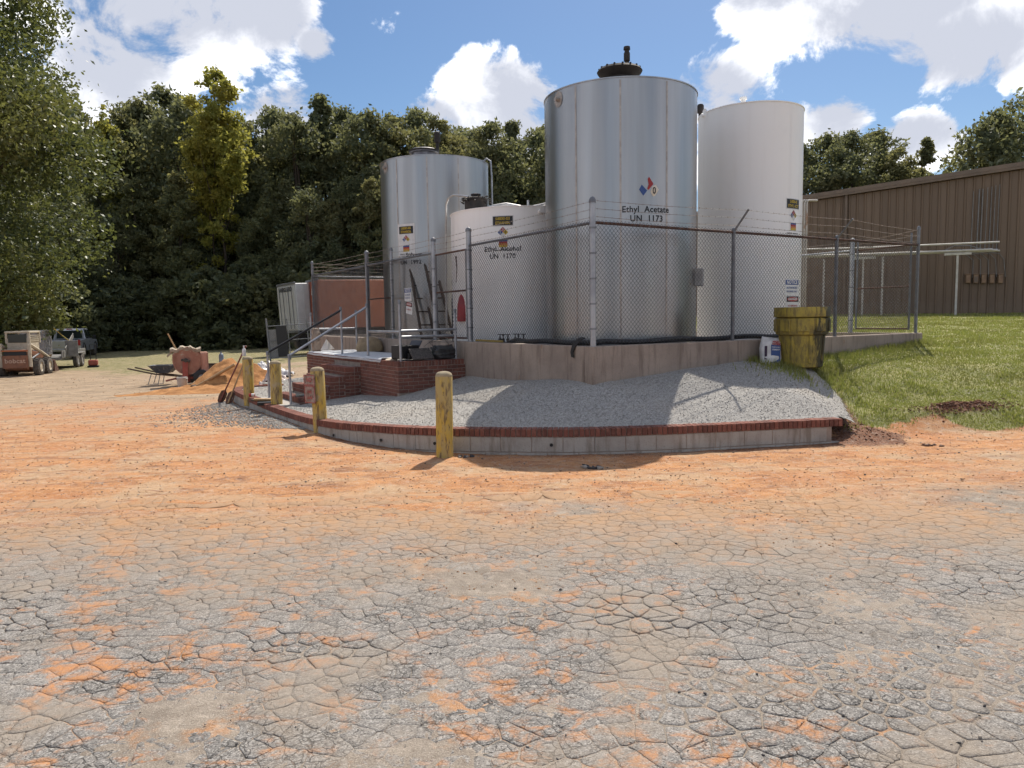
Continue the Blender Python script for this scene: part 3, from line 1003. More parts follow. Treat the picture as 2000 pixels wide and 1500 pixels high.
# ------------------------------------------------------------------ curved block wall with brick cap
cw = empty('block_wall', (0, 0, 0), label='low curved concrete block wall with red brick cap around the gravel', cat='wall')
arc = [0.0]
for i in range(1, len(CAP)):
    arc.append(arc[-1] + (CAP[i] - CAP[i - 1]).length)
def on_cap(s):
    i = min(int(np.searchsorted(arc, s)), len(CAP) - 1)
    i = max(i, 1)
    t = (s - arc[i - 1]) / (arc[i] - arc[i - 1] + 1e-9)
    p = CAP[i - 1].lerp(CAP[i], t)
    a, b = CAP[max(i - 4, 0)], CAP[min(i + 3, len(CAP) - 1)]
    d = b - a
    return p, math.atan2(d.y, d.x)
TOT = arc[-1]
def brick_mesh(d, ch=.004):
    mb = MB().cbox((0, 0, 0), d, ch)
    me = bpy.data.meshes.new('brick')
    me.from_pydata(mb.v, [], mb.f)
    me.materials.append(M_BRICK)
    return me
BR_CAP = brick_mesh((.057, .195, .098))
BR_STR = brick_mesh((.190, .09, .0565))
BR_HALF = brick_mesh((.09, .09, .0565))
BR_ROW = brick_mesh((.057, .19, .095))
def put(me, name, parent, x, y, z, rz, mat_rand=True):
    o = bpy.data.objects.new(name, me)
    COL.objects.link(o)
    o.parent = parent
    o.location = (x, y, z)
    o.rotation_euler = (random.uniform(-.012, .012), random.uniform(-.008, .008), rz + random.uniform(-.012, .012))
    return o
s = .03
gaps = 0
while s < TOT - .02:
    p, a = on_cap(s)
    nxv, nyv = -math.sin(a), math.cos(a)
    put(BR_CAP, 'cap_brick', cw, p.x + nxv * .0975, p.y + nyv * .0975, p.z - .049 + random.uniform(-.002, .002), a)
    s += .0673
blk = MB().cbox((0, 0, 0), (.392, .185, .19), .006)
bme = bpy.data.meshes.new('concrete_block'); bme.from_pydata(blk.v, [], blk.f); bme.materials.append(M_CMU)
s = .2
while s < TOT - .15:
    p, a = on_cap(s)
    nxv, nyv = -math.sin(a), math.cos(a)
    for lv in (0, 1):
        q, aq = on_cap(min(s + .2 * lv, TOT - .15))
        put(bme, 'concrete_block', cw, q.x - math.sin(aq) * .105, q.y + math.cos(aq) * .105, q.z - .108 - .095 - .2 * lv, aq)
    s += .4015
core = MB()
vs, fs = [], []
for i in range(0, int(TOT / .1)):
    p, a = on_cap(i * .1 + .03)
    nxv, nyv = -math.sin(a), math.cos(a)
    for (dd, zz) in ((.018, -.45), (.018, -.012), (.185, -.012), (.185, -.45)):
        vs.append((p.x + nxv * dd, p.y + nyv * dd, p.z + zz))
    if i:
        k = i * 4
        fs += [(k - 4 + j, k + j, k + (j + 1) % 4, k - 4 + (j + 1) % 4) for j in range(4)]
core.add(vs, fs)
core.build('mortar', M_MORTAR, cw)
# dark weep holes near the foot of the blocks
M_HOLE = simple('weep_hole', (.02, .018, .016))
for s in (7.3, 9.0, 10.2, 11.15, 12.7):
    p, a = on_cap(min(s, TOT - .3))
    MB().lathe([(.02, 0), (.022, .012)], 10).build('weep_hole', M_HOLE, cw, loc=(p.x + math.sin(a) * .004 - math.sin(a) * 0.004, p.y - math.cos(a) * .0, p.z - .2), rot=(R(90), 0, a))

# ------------------------------------------------------------------ concrete containment wall (closed rectangle with a floor)
WT = 1.325           # wall top
LA, LB = 8.45, 13.9
wl = MB()
th = .2
def wallseg(a0, b0, a1, b1, z0, z1):
    c = W((a0 + a1) / 2, (b0 + b1) / 2)
    wl.cbox((c[0], c[1], (z0 + z1) / 2), (a1 - a0, b1 - b0, z1 - z0), .012, rz=TH)
wallseg(0, 0, LA, th, -.3, WT)
wallseg(0, th + .001, th, LB, -.3, WT - .002)
wallseg(LA - th, th + .001, LA, LB, -.3, WT - .004)
wallseg(th + .001, LB - th, LA - th - .001, LB, -.3, WT - .004)
cwall = wl.build('containment_wall', M_CONC)
tag(cwall, 'stained concrete containment wall enclosing the storage tanks', 'wall')
fl = MB()
c = W(LA / 2, LB / 2)
fl.box((c[0], c[1], .55), (LA - 2 * th - .004, LB - 2 * th - .004, .4), rz=TH)
o = fl.build('containment_floor', M_SLAB)
o['kind'] = 'structure'

# ------------------------------------------------------------------ brick landing and steps
LZ = 1.0
A0, B0, B1 = -1.37, 3.9, 9.6
land = empty('brick_landing', W(A0 / 2, (B0 + B1) / 2, 0), label='red brick landing against the concrete wall at the gate', cat='landing')
steps = empty('brick_steps', W(-2, 6.7, 0), label='four red brick steps leading up to the landing', cat='steps')
def child(o, parent):
    """keep world placement under an unrotated parent"""
    o.parent = parent
    o.location = Vector(o.location) - Vector(parent.location)
    return o
def uvbox(mb, a0, a1, b0, b1, z0, z1):
    c = W((a0 + a1) / 2, (b0 + b1) / 2)
    mb.box((c[0], c[1], (z0 + z1) / 2), (a1 - a0, b1 - b0, z1 - z0), rz=TH)
mb = MB(); uvbox(mb, A0 + .008, -.002, B0 + .008, B1 - .008, -.2, LZ - .012)
child(mb.build('core', M_MORTAR), land)
mb = MB(); uvbox(mb, A0 + .2, -.004, B0 + .2, B1 - .2, LZ - .011, LZ + .002)
child(mb.build('slab', M_SLAB), land)
def bricks(parent, along, fix, s0, s1, z0, z1, face, rowlock=True, rs=None):
    """face of brickwork; along 'a' or 'b'; fix: coordinate of the face; face -1: faces towards smaller coordinate"""
    z = z1
    if rowlock:
        s = (s0 if rs is None else rs) + .03
        while s < s1 - .02:
            d = fix + .095
            x, y = (W(d, s) if along == 'b' else W(s, d))
            child(put(BR_ROW, 'brick', None, x, y, z1 - .0475, TH + (R(90) if along == 'b' else 0)), parent)
            s += .0673
        z = z1 - .1055
    row = 0
    while z - .03 > z0:
        s = s0 + (0 if row % 2 == 0 else -.1)
        while s < s1 - .03:
            a, b = max(s, s0), min(s + .19, s1)
            if b - a > .05:
                full = b - a > .14
                mid = (a + b) / 2
                d = fix + .045
                x, y = (W(d, mid) if along == 'b' else W(mid, d))
                o = put(BR_STR if full else BR_HALF, 'brick', None, x, y, z - .028, TH + (R(90) if along == 'b' else 0))
                o.scale = ((b - a) / (.19 if full else .09), 1, 1)
                child(o, parent)
            s += .2
        z -= .0675
        row += 1
bricks(land, 'a', B0, A0, -.005, .42, LZ, -1)                 # side that faces the yard
bricks(land, 'b', A0, B0 + .094, 5.86, .22, LZ, -1, rs=B0 + .194)
bricks(land, 'b', A0, 5.86, 7.5, LZ - .1, LZ, -1)
bricks(land, 'b', A0, 7.5, B1, .45, LZ, -1)
SB0, SB1 = 5.86, 7.5
tops = [.8175, .635, .4525, .27]
for i, zt in enumerate(tops):
    a1 = A0 - .3175 * i
    a0 = a1 - .3175
    mb = MB(); uvbox(mb, a0 + .008, a1 + .004, SB0 + .008, SB1 - .008, -.2, zt - .006)
    child(mb.build('tread_core', M_MORTAR), steps)
    bricks(steps, 'b', a0, SB0 + .003, SB1, max(zt - .19, .02), zt, -1)
    bricks(steps, 'a', SB0, a0 + .2, a1, .1 if i > 1 else .16, zt - (.1055 if i == 3 else 0), -1, rowlock=i < 3)
    bricks(steps, 'a', SB0, a0, a0 + .19, .06, zt - .1055, -1, rowlock=False)
mb = MB(); uvbox(mb, -3.05, -2.645, SB0 - .1, SB1 + .1, .0, .165)
child(mb.build('foot_slab', M_SLAB), steps)

# ------------------------------------------------------------------ handrails
def rail_thing(name, label, posts, rails, mat=M_GALV, group=None, mats=None):
    base = Vector(posts[0][0])
    e = empty(name, base, label=label, cat='handrail', group=group)
    for q, (p0, p1) in enumerate(posts):
        MB().tube([Vector(p0) - base, Vector(p1) - base], .024, 12).build('post', M_GALV, e, smooth=True)
        d = Vector(p1) - base
        MB().lathe([(.030, -.07), (.030, .0), (.024, .012)], 12, d).build('fitting', M_GALVD, e, smooth=True)
    for q, pts in enumerate(rails):
        MB().tube([Vector(p) - base for p in pts], .024, 12).build('rail', mats[q] if mats else mat, e, smooth=True)
    return e
nl, nh = W(-2.80, 5.80, .16), W(-1.22, 5.78, LZ)
fl_, fh = W(-2.82, 7.42, .165), W(-1.18, 7.5, LZ)
up_ = lambda p, z: Vector((p.x, p.y, z))
rail_thing('handrail', 'bright galvanised handrail along the near side of the brick steps', [(nl, up_(nl, 1.12)), (nh, up_(nh, 2.08))],
           [[up_(nl, 1.10), up_(nh, 2.02)]])
rail_thing('handrail', 'black pipe handrail along the far side of the brick steps', [(fl_, up_(fl_, 1.13)), (fh, up_(fh, 2.05))],
           [[up_(fl_, 1.11), up_(fh, 1.98)]], M_BLACK)
c1, c2 = W(-1.27, 4.0, LZ), W(-.14, 4.02, LZ)
nh2 = W(-1.24, 5.66, LZ)
rail_thing('guardrail', 'galvanised guardrail with blue tape beside the landing gate', [(c1, up_(c1, 2.1)), (c2, up_(c2, 1.93))],
           [[up_(nh2, 1.53), up_(c1, 1.53)], [up_(c1, 1.55), up_(c2, 1.56)], [W(-.14, 4.1, 1.44), W(-1.2, 4.1, 1.44)]])
d1, d2 = W(-1.27, 9.5, LZ), W(-.12, 9.5, LZ)
rail_thing('guardrail', 'galvanised guardrail at the far end of the brick landing', [(d1, up_(d1, 1.95)), (d2, up_(d2, 2.0))],
           [[up_(d1, 1.56), up_(d2, 1.56)]])

# ------------------------------------------------------------------ chain-link fences
FT = 3.10            # top rail height
def chain_link(p0, p1, z0, z1, name, parent, mat, r=.0032, d=.0359, outset=(0, 0)):
    p0 = np.array(p0) + np.array(outset); p1 = np.array(p1) + np.array(outset)
    L = np.linalg.norm(p1 - p0)
    t = (p1 - p0) / L
    nrm = np.array([-t[1], t[0]])
    nw = int(L / d)
    npt = int((z1 - z0) / d) + 1
    I, K = np.meshgrid(np.arange(nw), np.arange(npt), indexing='ij')
    s = (I + ((K + I) % 2)) * d
    z = z0 + K * d
    off = np.where((K + I) % 2 == 0, r * .9, -r * .9)
    sag = .008 * (fbm(s * 1.2, z * 1.2, 3, 2) - .5)
    X = p0[0] + t[0] * s + nrm[0] * (off + sag); Y = p0[1] + t[1] * s + nrm[1] * (off + sag)
    ring = []
    for q in range(3):
        an = 2 * math.pi * q / 3
        cs, sn = math.cos(an) * r * 1.25, math.sin(an) * r
        ring.append(np.stack([X + t[0] * cs + nrm[0] * sn, Y + t[1] * cs + nrm[1] * sn, z], -1))
    Vv = np.stack(ring, 2)                       # nw, npt, 3, 3
    idx = np.arange(nw * npt * 3).reshape(nw, npt, 3)
    f = []
    for q in range(3):
        q2 = (q + 1) % 3
        f.append(np.stack([idx[:, :-1, q], idx[:, :-1, q2], idx[:, 1:, q2], idx[:, 1:, q]], -1).reshape(-1, 4))
    o = obj(name, np_mesh(name, Vv.reshape(-1, 3), np.vstack(f), mat), parent)
    o['kind'] = 'stuff'
    return o
def barbed(pts, parent, mat, off=Vector((0, 0, 0))):
    mb = MB()
    pts = [Vector(p) - off for p in pts]
    fine = []
    for a, b in zip(pts[:-1], pts[1:]):
        k = max(2, int((b - a).length / .25))
        for i in range(k):
            t = i / k
            q = a.lerp(b, t)
            q.z -= .016 * math.sin(math.pi * t) + random.uniform(0, .004)
            fine.append(q)
    fine.append(pts[-1])
    mb.tube(fine, .0028, 4, caps=False)
    L = sum((b - a).length for a, b in zip(pts[:-1], pts[1:]))
    for a, b in zip(pts[:-1], pts[1:]):
        ln = (b - a).length
        k = int(ln / .13)
        dr = (b - a).normalized()
        for i in range(k):
            t = (i + .5) / k
            q = a.lerp(b, t); q.z -= .016 * math.sin(math.pi * t)
            x = Vector((random.uniform(-.3, .3), random.uniform(-.3, .3), 1)).normalized()
            y = dr.cross(x).normalized()
            for vv in (x, y):
                mb.tube([q - vv * .014, q + vv * .014], .002, 3, caps=False)
    return mb.build('barbed_wire', mat, parent)
def post(parent, name, p, z0, z1, r, mat, cap=True):
    mb = MB()
    q = Vector((p[0], p[1], 0)) - Vector((parent.location.x, parent.location.y, 0))
    mb.lathe([(r, z0), (r, z1)], 14, (q.x, q.y, -parent.location.z))
    o = mb.build(name, mat, parent, smooth=True)
    cp = MB().lathe([(r * 1.15, z1 - .03), (r * 1.15, z1 + .01), (r * .8, z1 + .04), (r * .25, z1 + .055)], 14, (q.x, q.y, -parent.location.z))
    cp.build('post_cap', M_GALVD, o, smooth=True)
    for zz in np.arange(z0 + .3, z1 - .25, .36):
        MB().lathe([(r * 1.18, zz), (r * 1.18, zz + .025)], 12, (q.x, q.y, -parent.location.z)).build('tension_band', M_GALVD, o, smooth=True)
    return o
# fence along the wall that faces the yard on the building side
fr = empty('chain_link_fence', W(0, .1, 0), label='chain-link fence with rusty top rail in front of the white tank', cat='fence')
off = Vector(fr.location)
post(fr, 'post', W(.06, .06), WT - .06, 3.40, .044, M_GALV)
BW_R = [(3.19, 0, 0), (3.295, 0, 0), (3.405, 0, 0)]
for a in (3.0, 5.72):
    post(fr, 'post', W(a, .1), WT - .05, FT + .02, .031, M_GALVD)
    q0, q1 = W(a, .1, FT), W(a, -.21, FT + .33)
    MB().tube([q0 - off, q1 - off], .017, 8).build('barbed_wire_arm', M_GALVD, fr, smooth=True)
post(fr, 'post', W(8.36, .1), WT - .05, 3.42, .031, M_GALVD)
MB().tube([W(.1, .1, FT) - off, W(3, .1, FT - .005) - off, W(8.33, .1, FT - .01) - off], .021, 10).build('top_rail', M_RUST, fr, smooth=True)
chain_link(np.array(W(.1, .07)) - np.array(off[:2]), np.array(W(8.35, .07)) - np.array(off[:2]), WT + .02, FT + .06, 'mesh', fr, M_WIRE)
for i, t in enumerate((.28, .62, .95)):
    zc = 3.18 + .112 * i
    pts = [W(.08, .06, zc)]
    for a in (3.0, 5.72):
        pts.append(W(a, .1 - .31 * t, FT + .33 * t))
    pts.append(W(8.34, .1, 3.14 + .12 * i))
    barbed(pts, fr, M_WIRER, off)
# fence along the wall behind the steps
flf = empty('chain_link_fence', W(.1, 5, 0), label='chain-link fence above the concrete wall between corner post and landing', cat='fence')
off = Vector(flf.location)
post(flf, 'post', W(.1, 3.86), WT - .05, 3.40, .050, M_GALV)
post(flf, 'post', W(.1, 5.38), WT - .3, 3.36, .046, M_GALV)
post(flf, 'post', W(.1, 7.62), WT - .05, 3.36, .036, M_GALV)
post(flf, 'post', W(.1, 9.2), WT - .3, 3.42, .050, M_GALVD)
post(flf, 'post', W(.1, 13.8), WT - .05, 3.50, .036, M_GALVD)
for b0, b1, mt in ((.12, 3.82, M_GALVD), (5.42, 9.16, M_GALV), (9.24, 13.78, M_GALV)):
    MB().tube([W(.1, b0, FT) - off, W(.1, b1, FT + .01) - off], .021, 10).build('top_rail', mt, flf, smooth=True)
MB().tube([W(.1, 7.66, 2.27) - off, W(.1, 9.16, 2.27) - off], .018, 8).build('middle_rail', M_RUST, flf, smooth=True)
for b0, b1, rw in ((.1, 3.84, .0032), (5.4, 9.2, .0036), (9.2, 13.8, .0042)):
    chain_link(np.array(W(.07, b0)) - np.array(off[:2]), np.array(W(.07, b1)) - np.array(off[:2]), WT + .02, FT + .06, 'mesh', flf, M_WIRE, rw)
for i in range(3):
    zc = 3.18 + .112 * i
    barbed([W(.1, .12, zc), W(.1, 3.86, zc - .02), W(.1, 5.4, zc - .02), W(.1, 7.6, zc), W(.1, 9.2, zc), W(.1, 13.8, zc + .05)], flf, M_WIRER, off)
# walk-in gate over the landing
gt = empty('chain_link_gate', W(.1, 4.62, 0), label='narrow chain-link gate with rusty rails above the brick landing', cat='gate')
off = Vector(gt.location)
for b in (3.98, 5.28):
    MB().tube([W(.1, b, WT + .05) - off, W(.1, b, FT - .04) - off], .019, 10).build('frame', M_GALVD, gt, smooth=True)
for z, nm in ((FT - .05, 'top_rail'), (2.29, 'middle_rail'), (WT + .06, 'bottom_rail')):
    MB().tube([W(.1, 3.98, z) - off, W(.1, 5.28, z) - off], .018, 10).build(nm, M_RUST, gt, smooth=True)
chain_link(np.array(W(.08, 3.98)) - np.array(off[:2]), np.array(W(.08, 5.28)) - np.array(off[:2]), WT + .06, FT - .05, 'mesh', gt, M_WIRE)
# fence on the building side, with its gate
fs_ = empty('chain_link_fence', W(8.35, 7, 0), label='chain-link side fence of the enclosure facing the brown building', cat='fence')
off = Vector(fs_.location)
post(fs_, 'post', W(8.35, 1.55), WT - .05, 3.32, .050, M_GALV)
post(fs_, 'post', W(8.35, 5.5), WT - .05, 3.32, .036, M_GALVD)
post(fs_, 'post', W(8.35, 9.6), WT - .05, 3.32, .036, M_GALVD)
post(fs_, 'post', W(8.35, 13.8), WT - .05, 3.4, .036, M_GALVD)
MB().tube([W(8.35, 1.6, FT) - off, W(8.35, 13.8, FT) - off], .021, 10).build('top_rail', M_GALV, fs_, smooth=True)
chain_link(np.array(W(8.35, 1.55)) - np.array(off[:2]), np.array(W(8.35, 13.8)) - np.array(off[:2]), WT + .02, FT + .05, 'mesh', fs_, M_WIRER, .004)
for i in range(3):
    barbed([W(8.35, .1, 3.18 + .11 * i), W(8.35, 1.55, 3.16 + .06 * i), W(8.35, 13.8, 3.2 + .1 * i)], fs_, M_WIRER, off)
g2 = empty('chain_link_gate', W(8.35, .8, 0), label='chain-link gate with rusty crossbars at the end of the side fence', cat='gate')
off = Vector(g2.location)
for b in (.24, 1.42):
    MB().tube([W(8.35, b, WT + .06) - off, W(8.35, b, 3.35 if b < 1 else 3.3) - off], .021, 10).build('frame', M_GALVD, g2, smooth=True)
for z, nm in ((FT + .0, 'top_rail'), (2.27, 'middle_rail'), (WT + .08, 'bottom_rail')):
    MB().tube([W(8.35, .24, z) - off, W(8.35, 1.42, z) - off], .017, 10).build(nm, M_RUST, g2, smooth=True)
chain_link(np.array(W(8.37, .24)) - np.array(off[:2]), np.array(W(8.37, 1.42)) - np.array(off[:2]), WT + .08, FT, 'mesh', g2, M_WIRER)
# fence across the back
fb = empty('chain_link_fence', W(4, 13.8, 0), label='chain-link back fence in front of the orange trailer', cat='fence')
off = Vector(fb.location)
for a in (2.8, 5.6):
    post(fb, 'post', W(a, 13.8), WT - .05, 3.4, .031, M_GALVD)
MB().tube([W(.1, 13.8, FT) - off, W(8.35, 13.8, FT) - off], .021, 10).build('top_rail', M_GALV, fb, smooth=True)
chain_link(np.array(W(.1, 13.8)) - np.array(off[:2]), np.array(W(4.2, 13.8)) - np.array(off[:2]), WT + .02, FT + .05, 'mesh', fb, M_WIRER, .0042)
for i in range(4):
    barbed([W(.1, 13.8, 3.18 + .1 * i), W(2.8, 13.8, 3.16 + .1 * i), W(8.35, 13.8, 3.2 + .1 * i)], fb, M_WIRER, off)

# ------------------------------------------------------------------ storage tanks
def steel_mat():
    m, n = new_mat('stainless_steel')
    tcn = n.n('ShaderNodeTexCoord').outputs['Object']
    sp = n.n('ShaderNodeSeparateXYZ', inp={0: tcn})
    ang = n.math('ARCTAN2', sp.outputs[1], sp.outputs[0])
    v1 = n.n('ShaderNodeCombineXYZ', inp={0: n.math('MULTIPLY', ang, 3.2), 1: n.math('MULTIPLY', sp.outputs[2], .10), 2: 0.0}).outputs[0]
    v2 = n.n('ShaderNodeCombineXYZ', inp={0: n.math('MULTIPLY', ang, 60.0), 1: n.math('MULTIPLY', sp.outputs[2], .5), 2: 2.0}).outputs[0]
    st = n.noise(v1, 1.0, 4, .6)
    st2 = n.noise(v2, 1.0, 3, .6)
    col = n.mix(n.ramp(st, .35, .65), (.44, .43, .42), (.37, .365, .36))
    col = n.mix(n.ramp(st2, .5, .75, 0, .15), col, (.36, .35, .335))
    rg = n.ramp(st, .3, .7, .27, .36)
    p = finish(n, col, rg, .92, n.math('ADD', n.math('MULTIPLY', st, 1.0), n.math('MULTIPLY', st2, .03)), .10, .02, .5)
    return m
M_STEEL = steel_mat()
M_SEAM = simple('weld_seam', (.50, .45, .40), (.36, .32, .29), 6, .5, .6, .1, 60)
m, n = new_mat('white_tank_paint')
pos = n.n('ShaderNodeTexCoord').outputs['Object']
dr = n.noise(n.scale3(pos, (6, 6, .35)), 1.2, 5, .65)
col = n.mix(n.ramp(dr, .5, .75, 0, .22), (.89, .875, .85), (.70, .66, .61))
col = n.mix(n.ramp(n.noise(pos, 2.2, 5, .6), .55, .75, 0, .15), col, (.68, .66, .64))
finish(n, col, .42, 0, n.noise(pos, 3, 3, .5), .04, .03, .5)
M_WTANK = m
M_HATCH = simple('tarry_hatch', (.030, .026, .024), (.05, .04, .034), 7, .7, .3, .3)
M_HATCHG = simple('hatch_metal', (.30, .29, .30), (.16, .15, .16), 9, .45, .7, .1)
def wrap_pts(pts, r, phi, z0):
    out = []
    for p in pts:
        a = phi + p[0] / r
        out.append((r * math.cos(a), r * math.sin(a), z0 + p[1]))
    return out
def wrap_quad(mb, r, phi, z0, w_, h_, dx=0, dy=0, n=6):
    vs, fs = [], []
    for i in range(n + 1):
        x = dx - w_ / 2 + w_ * i / n
        vs += wrap_pts([(x, dy - h_ / 2), (x, dy + h_ / 2)], r, phi, z0)
        if i:
            fs.append((2 * i - 2, 2 * i, 2 * i + 1, 2 * i - 1))
    mb.add(vs, fs)
def wrap_poly(mb, r, phi, z0, poly):
    mb.add(wrap_pts(poly, r, phi, z0), [tuple(range(len(poly)))])
def letters(parent, key, r, phi, z0, mat=None, dx=0, dy=0, sx=1.0):
    vs, fs = TEXTS[key]
    mb = MB()
    mb.add(wrap_pts([(v[0] * sx + dx, v[1] + dy) for v in vs], r, phi, z0), fs)
    return mb.build('lettering', mat or M_INK, parent)
def tank(name, c, r, z1, mat, label, seams, lug=None):
    e = empty(name, (c[0], c[1], .75), label=label, cat='tank')
    H = z1 - .75
    MB().lathe([(r, 0), (r, H)], 128, close=False).build('shell', mat, e, smooth=True)
    MB().lathe([(r, H), (r + .012, H), (r + .012, H + .018), (r - .03, H + .02), (r * .5, H + .10), (.02, H + .16)], 96, close=True).build('roof', mat, e, smooth=True, angle=25)
    MB().lathe([(r + .05, 0), (r + .05, .05), (r + .01, .06)], 64).build('base_ring', M_GALVD, e, smooth=True)
    for ph in seams:
        mb = MB(); wrap_quad(mb, r + .003, R(ph), H / 2, .03, H - .06, n=1)
        mb.build('seam', M_SEAM if mat is M_STEEL else mat, e)
    if lug:
        mb = MB(); wrap_poly(mb, r + .006, R(lug[0]), lug[1] - .75, [(.11 * math.cos(t), .13 * math.sin(t)) for t in np.linspace(0, 2 * math.pi, 20)[:-1]])
        a = R(lug[0])
        mb.tube([(r * math.cos(a), r * math.sin(a), lug[1] - .75), ((r + .07) * math.cos(a), (r + .07) * math.sin(a), lug[1] - .75)], .035, 10)
        mb.build('lifting_lug', M_SEAM if mat is M_STEEL else mat, e, smooth=True)
    return e, H
def placard(parent, r, phi, z, keys, white=None):
    """black name plate, hazard diamond and striped label stuck on a shell"""
    ph = R(phi)
    mb = MB()
    if white:
        wrap_quad(mb, r + .004, ph, z - .23, .46, .74)
    else:
        wrap_quad(mb, r + .004, ph, z, .41, .20)
    pl = mb.build('placard', M_SHEETM, parent)
    mb = MB(); wrap_quad(mb, r + .006, ph, z, .385, .17); mb.build('name_plate', M_INK, pl)
    letters(pl, keys[0], r + .008, ph, z, M_YINK, 0, .038, .62)
    letters(pl, keys[1], r + .008, ph, z, M_YINK, 0, -.042, .72 if len(keys[1]) < 6 else .8)
    zc, q = z - .215, .052
    for (ox, oy, mt) in ((0, 1, M_RED), (-1, 0, M_BLUE), (1, 0, M_YINK), (0, -1, M_SHEETM)):
        mb = MB(); wrap_poly(mb, r + .007, ph, zc, [(ox * q + p[0] * q * .96, oy * q + p[1] * q * .96) for p in ((0, -1), (1, 0), (0, 1), (-1, 0))])
        mb.build('hazard_diamond', mt, pl)
    letters(pl, 'n3', r + .009, ph, zc, M_SHEETM, 0, q, .8); letters(pl, 'n2', r + .009, ph, zc, M_SHEETM, -q, 0, .8); letters(pl, 'n0', r + .009, ph, zc, M_INK, q, 0, .8)
    for i, mt in enumerate((M_BLUE, M_RED, M_ORANGE_INK, M_YINK)):
        mb = MB(); wrap_quad(mb, r + .007, ph, z - .37 - .035 * i, .17, .034)
        mb.build('stripe', mt, pl)
    letters(pl, 'flam', r + .007, ph, z - .55, M_INK, 0, 0, .85)
    return pl
# big bare tank at the corner
e, H = tank('storage_tank', (1.964, 13.3), 1.32, 5.50, M_STEEL, 'tall bare stainless tank lettered Ethyl Acetate at the fence corner', (-130.8, -64, -98, 20), (-148, 5.35))
letters(e, 'acetate', 1.324, R(-79.7), 3.45 - .75, sx=.96); letters(e, 'un1173', 1.324, R(-79.4), 3.305 - .75, sx=.96)
rr = 1.325
mb = MB(); wrap_poly(mb, rr, R(-82.0), 3.755 - .75, [(-.075, .005), (-.03, .085), (.06, -.01), (-.005, -.09)]); mb.build('torn_label', M_BLUE, e)
mb = MB(); wrap_poly(mb, rr, R(-77.1), 3.862 - .75, [(-.045, .07), (-.02, .10), (.055, -.01), (.01, -.06), (-.03, -.105), (-.055, -.09), (-.03, -.02)]); mb.build('torn_label', M_RED, e)
mb = MB(); wrap_poly(mb, rr, R(-74.4), 3.755 - .75, [(-.06, -.03), (-.03, .055), (.03, .09), (.085, .01), (.02, -.09), (-.02, -.10)]); mb.build('torn_label', simple('faded_label', (.66, .56, .40), (.72, .68, .6)), e)
letters(e, 'zero', rr + .003, R(-74.2), 3.755 - .75, M_INK, 0, -.01, .8)
hx_, hy_ = .0, .0
hb = MB().lathe([(.26, H + .06), (.26, H + .38), (.37, H + .46), (.395, H + .50), (.36, H + .54), (.1, H + .57)], 36, (hx_, hy_, 0)).build('hatch', M_HATCH, e, smooth=True)
mb = MB()
for t in range(16):
    a = 2 * math.pi * t / 16
    mb.lathe([(.018, H + .47), (.018, H + .555)], 6, (hx_ + .355 * math.cos(a), hy_ + .355 * math.sin(a), 0))
mb.build('bolts', M_HATCH, hb, kind='stuff')
MB().lathe([(.038, H + .5), (.038, H + .68), (.055, H + .69), (.055, H + .82), (.042, H + .84), (.042, H + .87), (.06, H + .88), (.055, H + .93), (.02, H + .94)], 14, (.13, .02, 0)).build('vent_valve', M_HATCH, hb, smooth=True)
MB().box((.03, 0, H + .58), (.22, .1, .06)).build('hatch_handle', M_HATCH, hb, bevel=.01)
MB().box((.62, 1.18, H - .0), (.06, .03, .08)).box((-.1, -1.333, .6), (.001, .001, .001)).build('bracket', M_GALVD, e)
# white tank towards the building
e, H = tank('storage_tank', (4.797, 15.0), .996, 5.66, M_WTANK, 'tall white cylindrical tank nearest the brown building', (-140, -60), (-166, 5.62))
placard(e, .996, -54.0, 3.82 - .75, ('code2', 'acet'))
MB().lathe([(.05, H + .02), (.05, H + .22), (.07, H + .22), (.07, H + .26)], 12, (-.25, -.35, 0)).build('vent', M_WTANK, e, smooth=True)
MB().lathe([(.04, H + .02), (.04, H + .12), (.07, H + .14), (.07, H + .27), (.05, H + .30)], 12, (-.93, .22, 0)).build('vent', M_HATCH, e, smooth=True)
# bare tank at the far end
e, H = tank('storage_tank', (-1.81, 18.4), 1.308, 5.46, M_STEEL, 'bare stainless tank behind the landing, farthest along the fence', (-126, -92, -60), (-145, 5.3))
placard(e, 1.308, -116.2, 3.81 - .75, ('code1', 'ethanol'), white=True)
letters(e, 'solvent', 1.312, R(-108), 3.24 - .75); letters(e, 'un1992', 1.312, R(-112), 3.07 - .75)
hb = MB().lathe([(.30, H + .06), (.30, H + .30), (.36, H + .31), (.36, H + .36), (.30, H + .40), (.1, H + .43)], 32, (-.24, -.05, 0)).build('hatch', M_HATCHG, e, smooth=True)
MB().lathe([(.37, H + .33), (.37, H + .372)], 32, (-.24, -.05, 0)).build('hatch_flange', M_HATCH, hb, smooth=True)
MB().lathe([(.04, H + .3), (.04, H + .6), (.075, H + .62), (.075, H + .85), (.05, H + .87)], 12, (.07, .15, 0)).build('vent_valve', M_HATCH, hb, smooth=True)
lad = [(1.15, -.25, H + .0), (1.28, -.28, H + .12), (1.38, -.3, H + .05), (1.40, -.3, H - .3), (1.40, -.3, .1)]
MB().tube(lad, .022, 8).build('overflow_pipe', M_GALV, e, smooth=True)
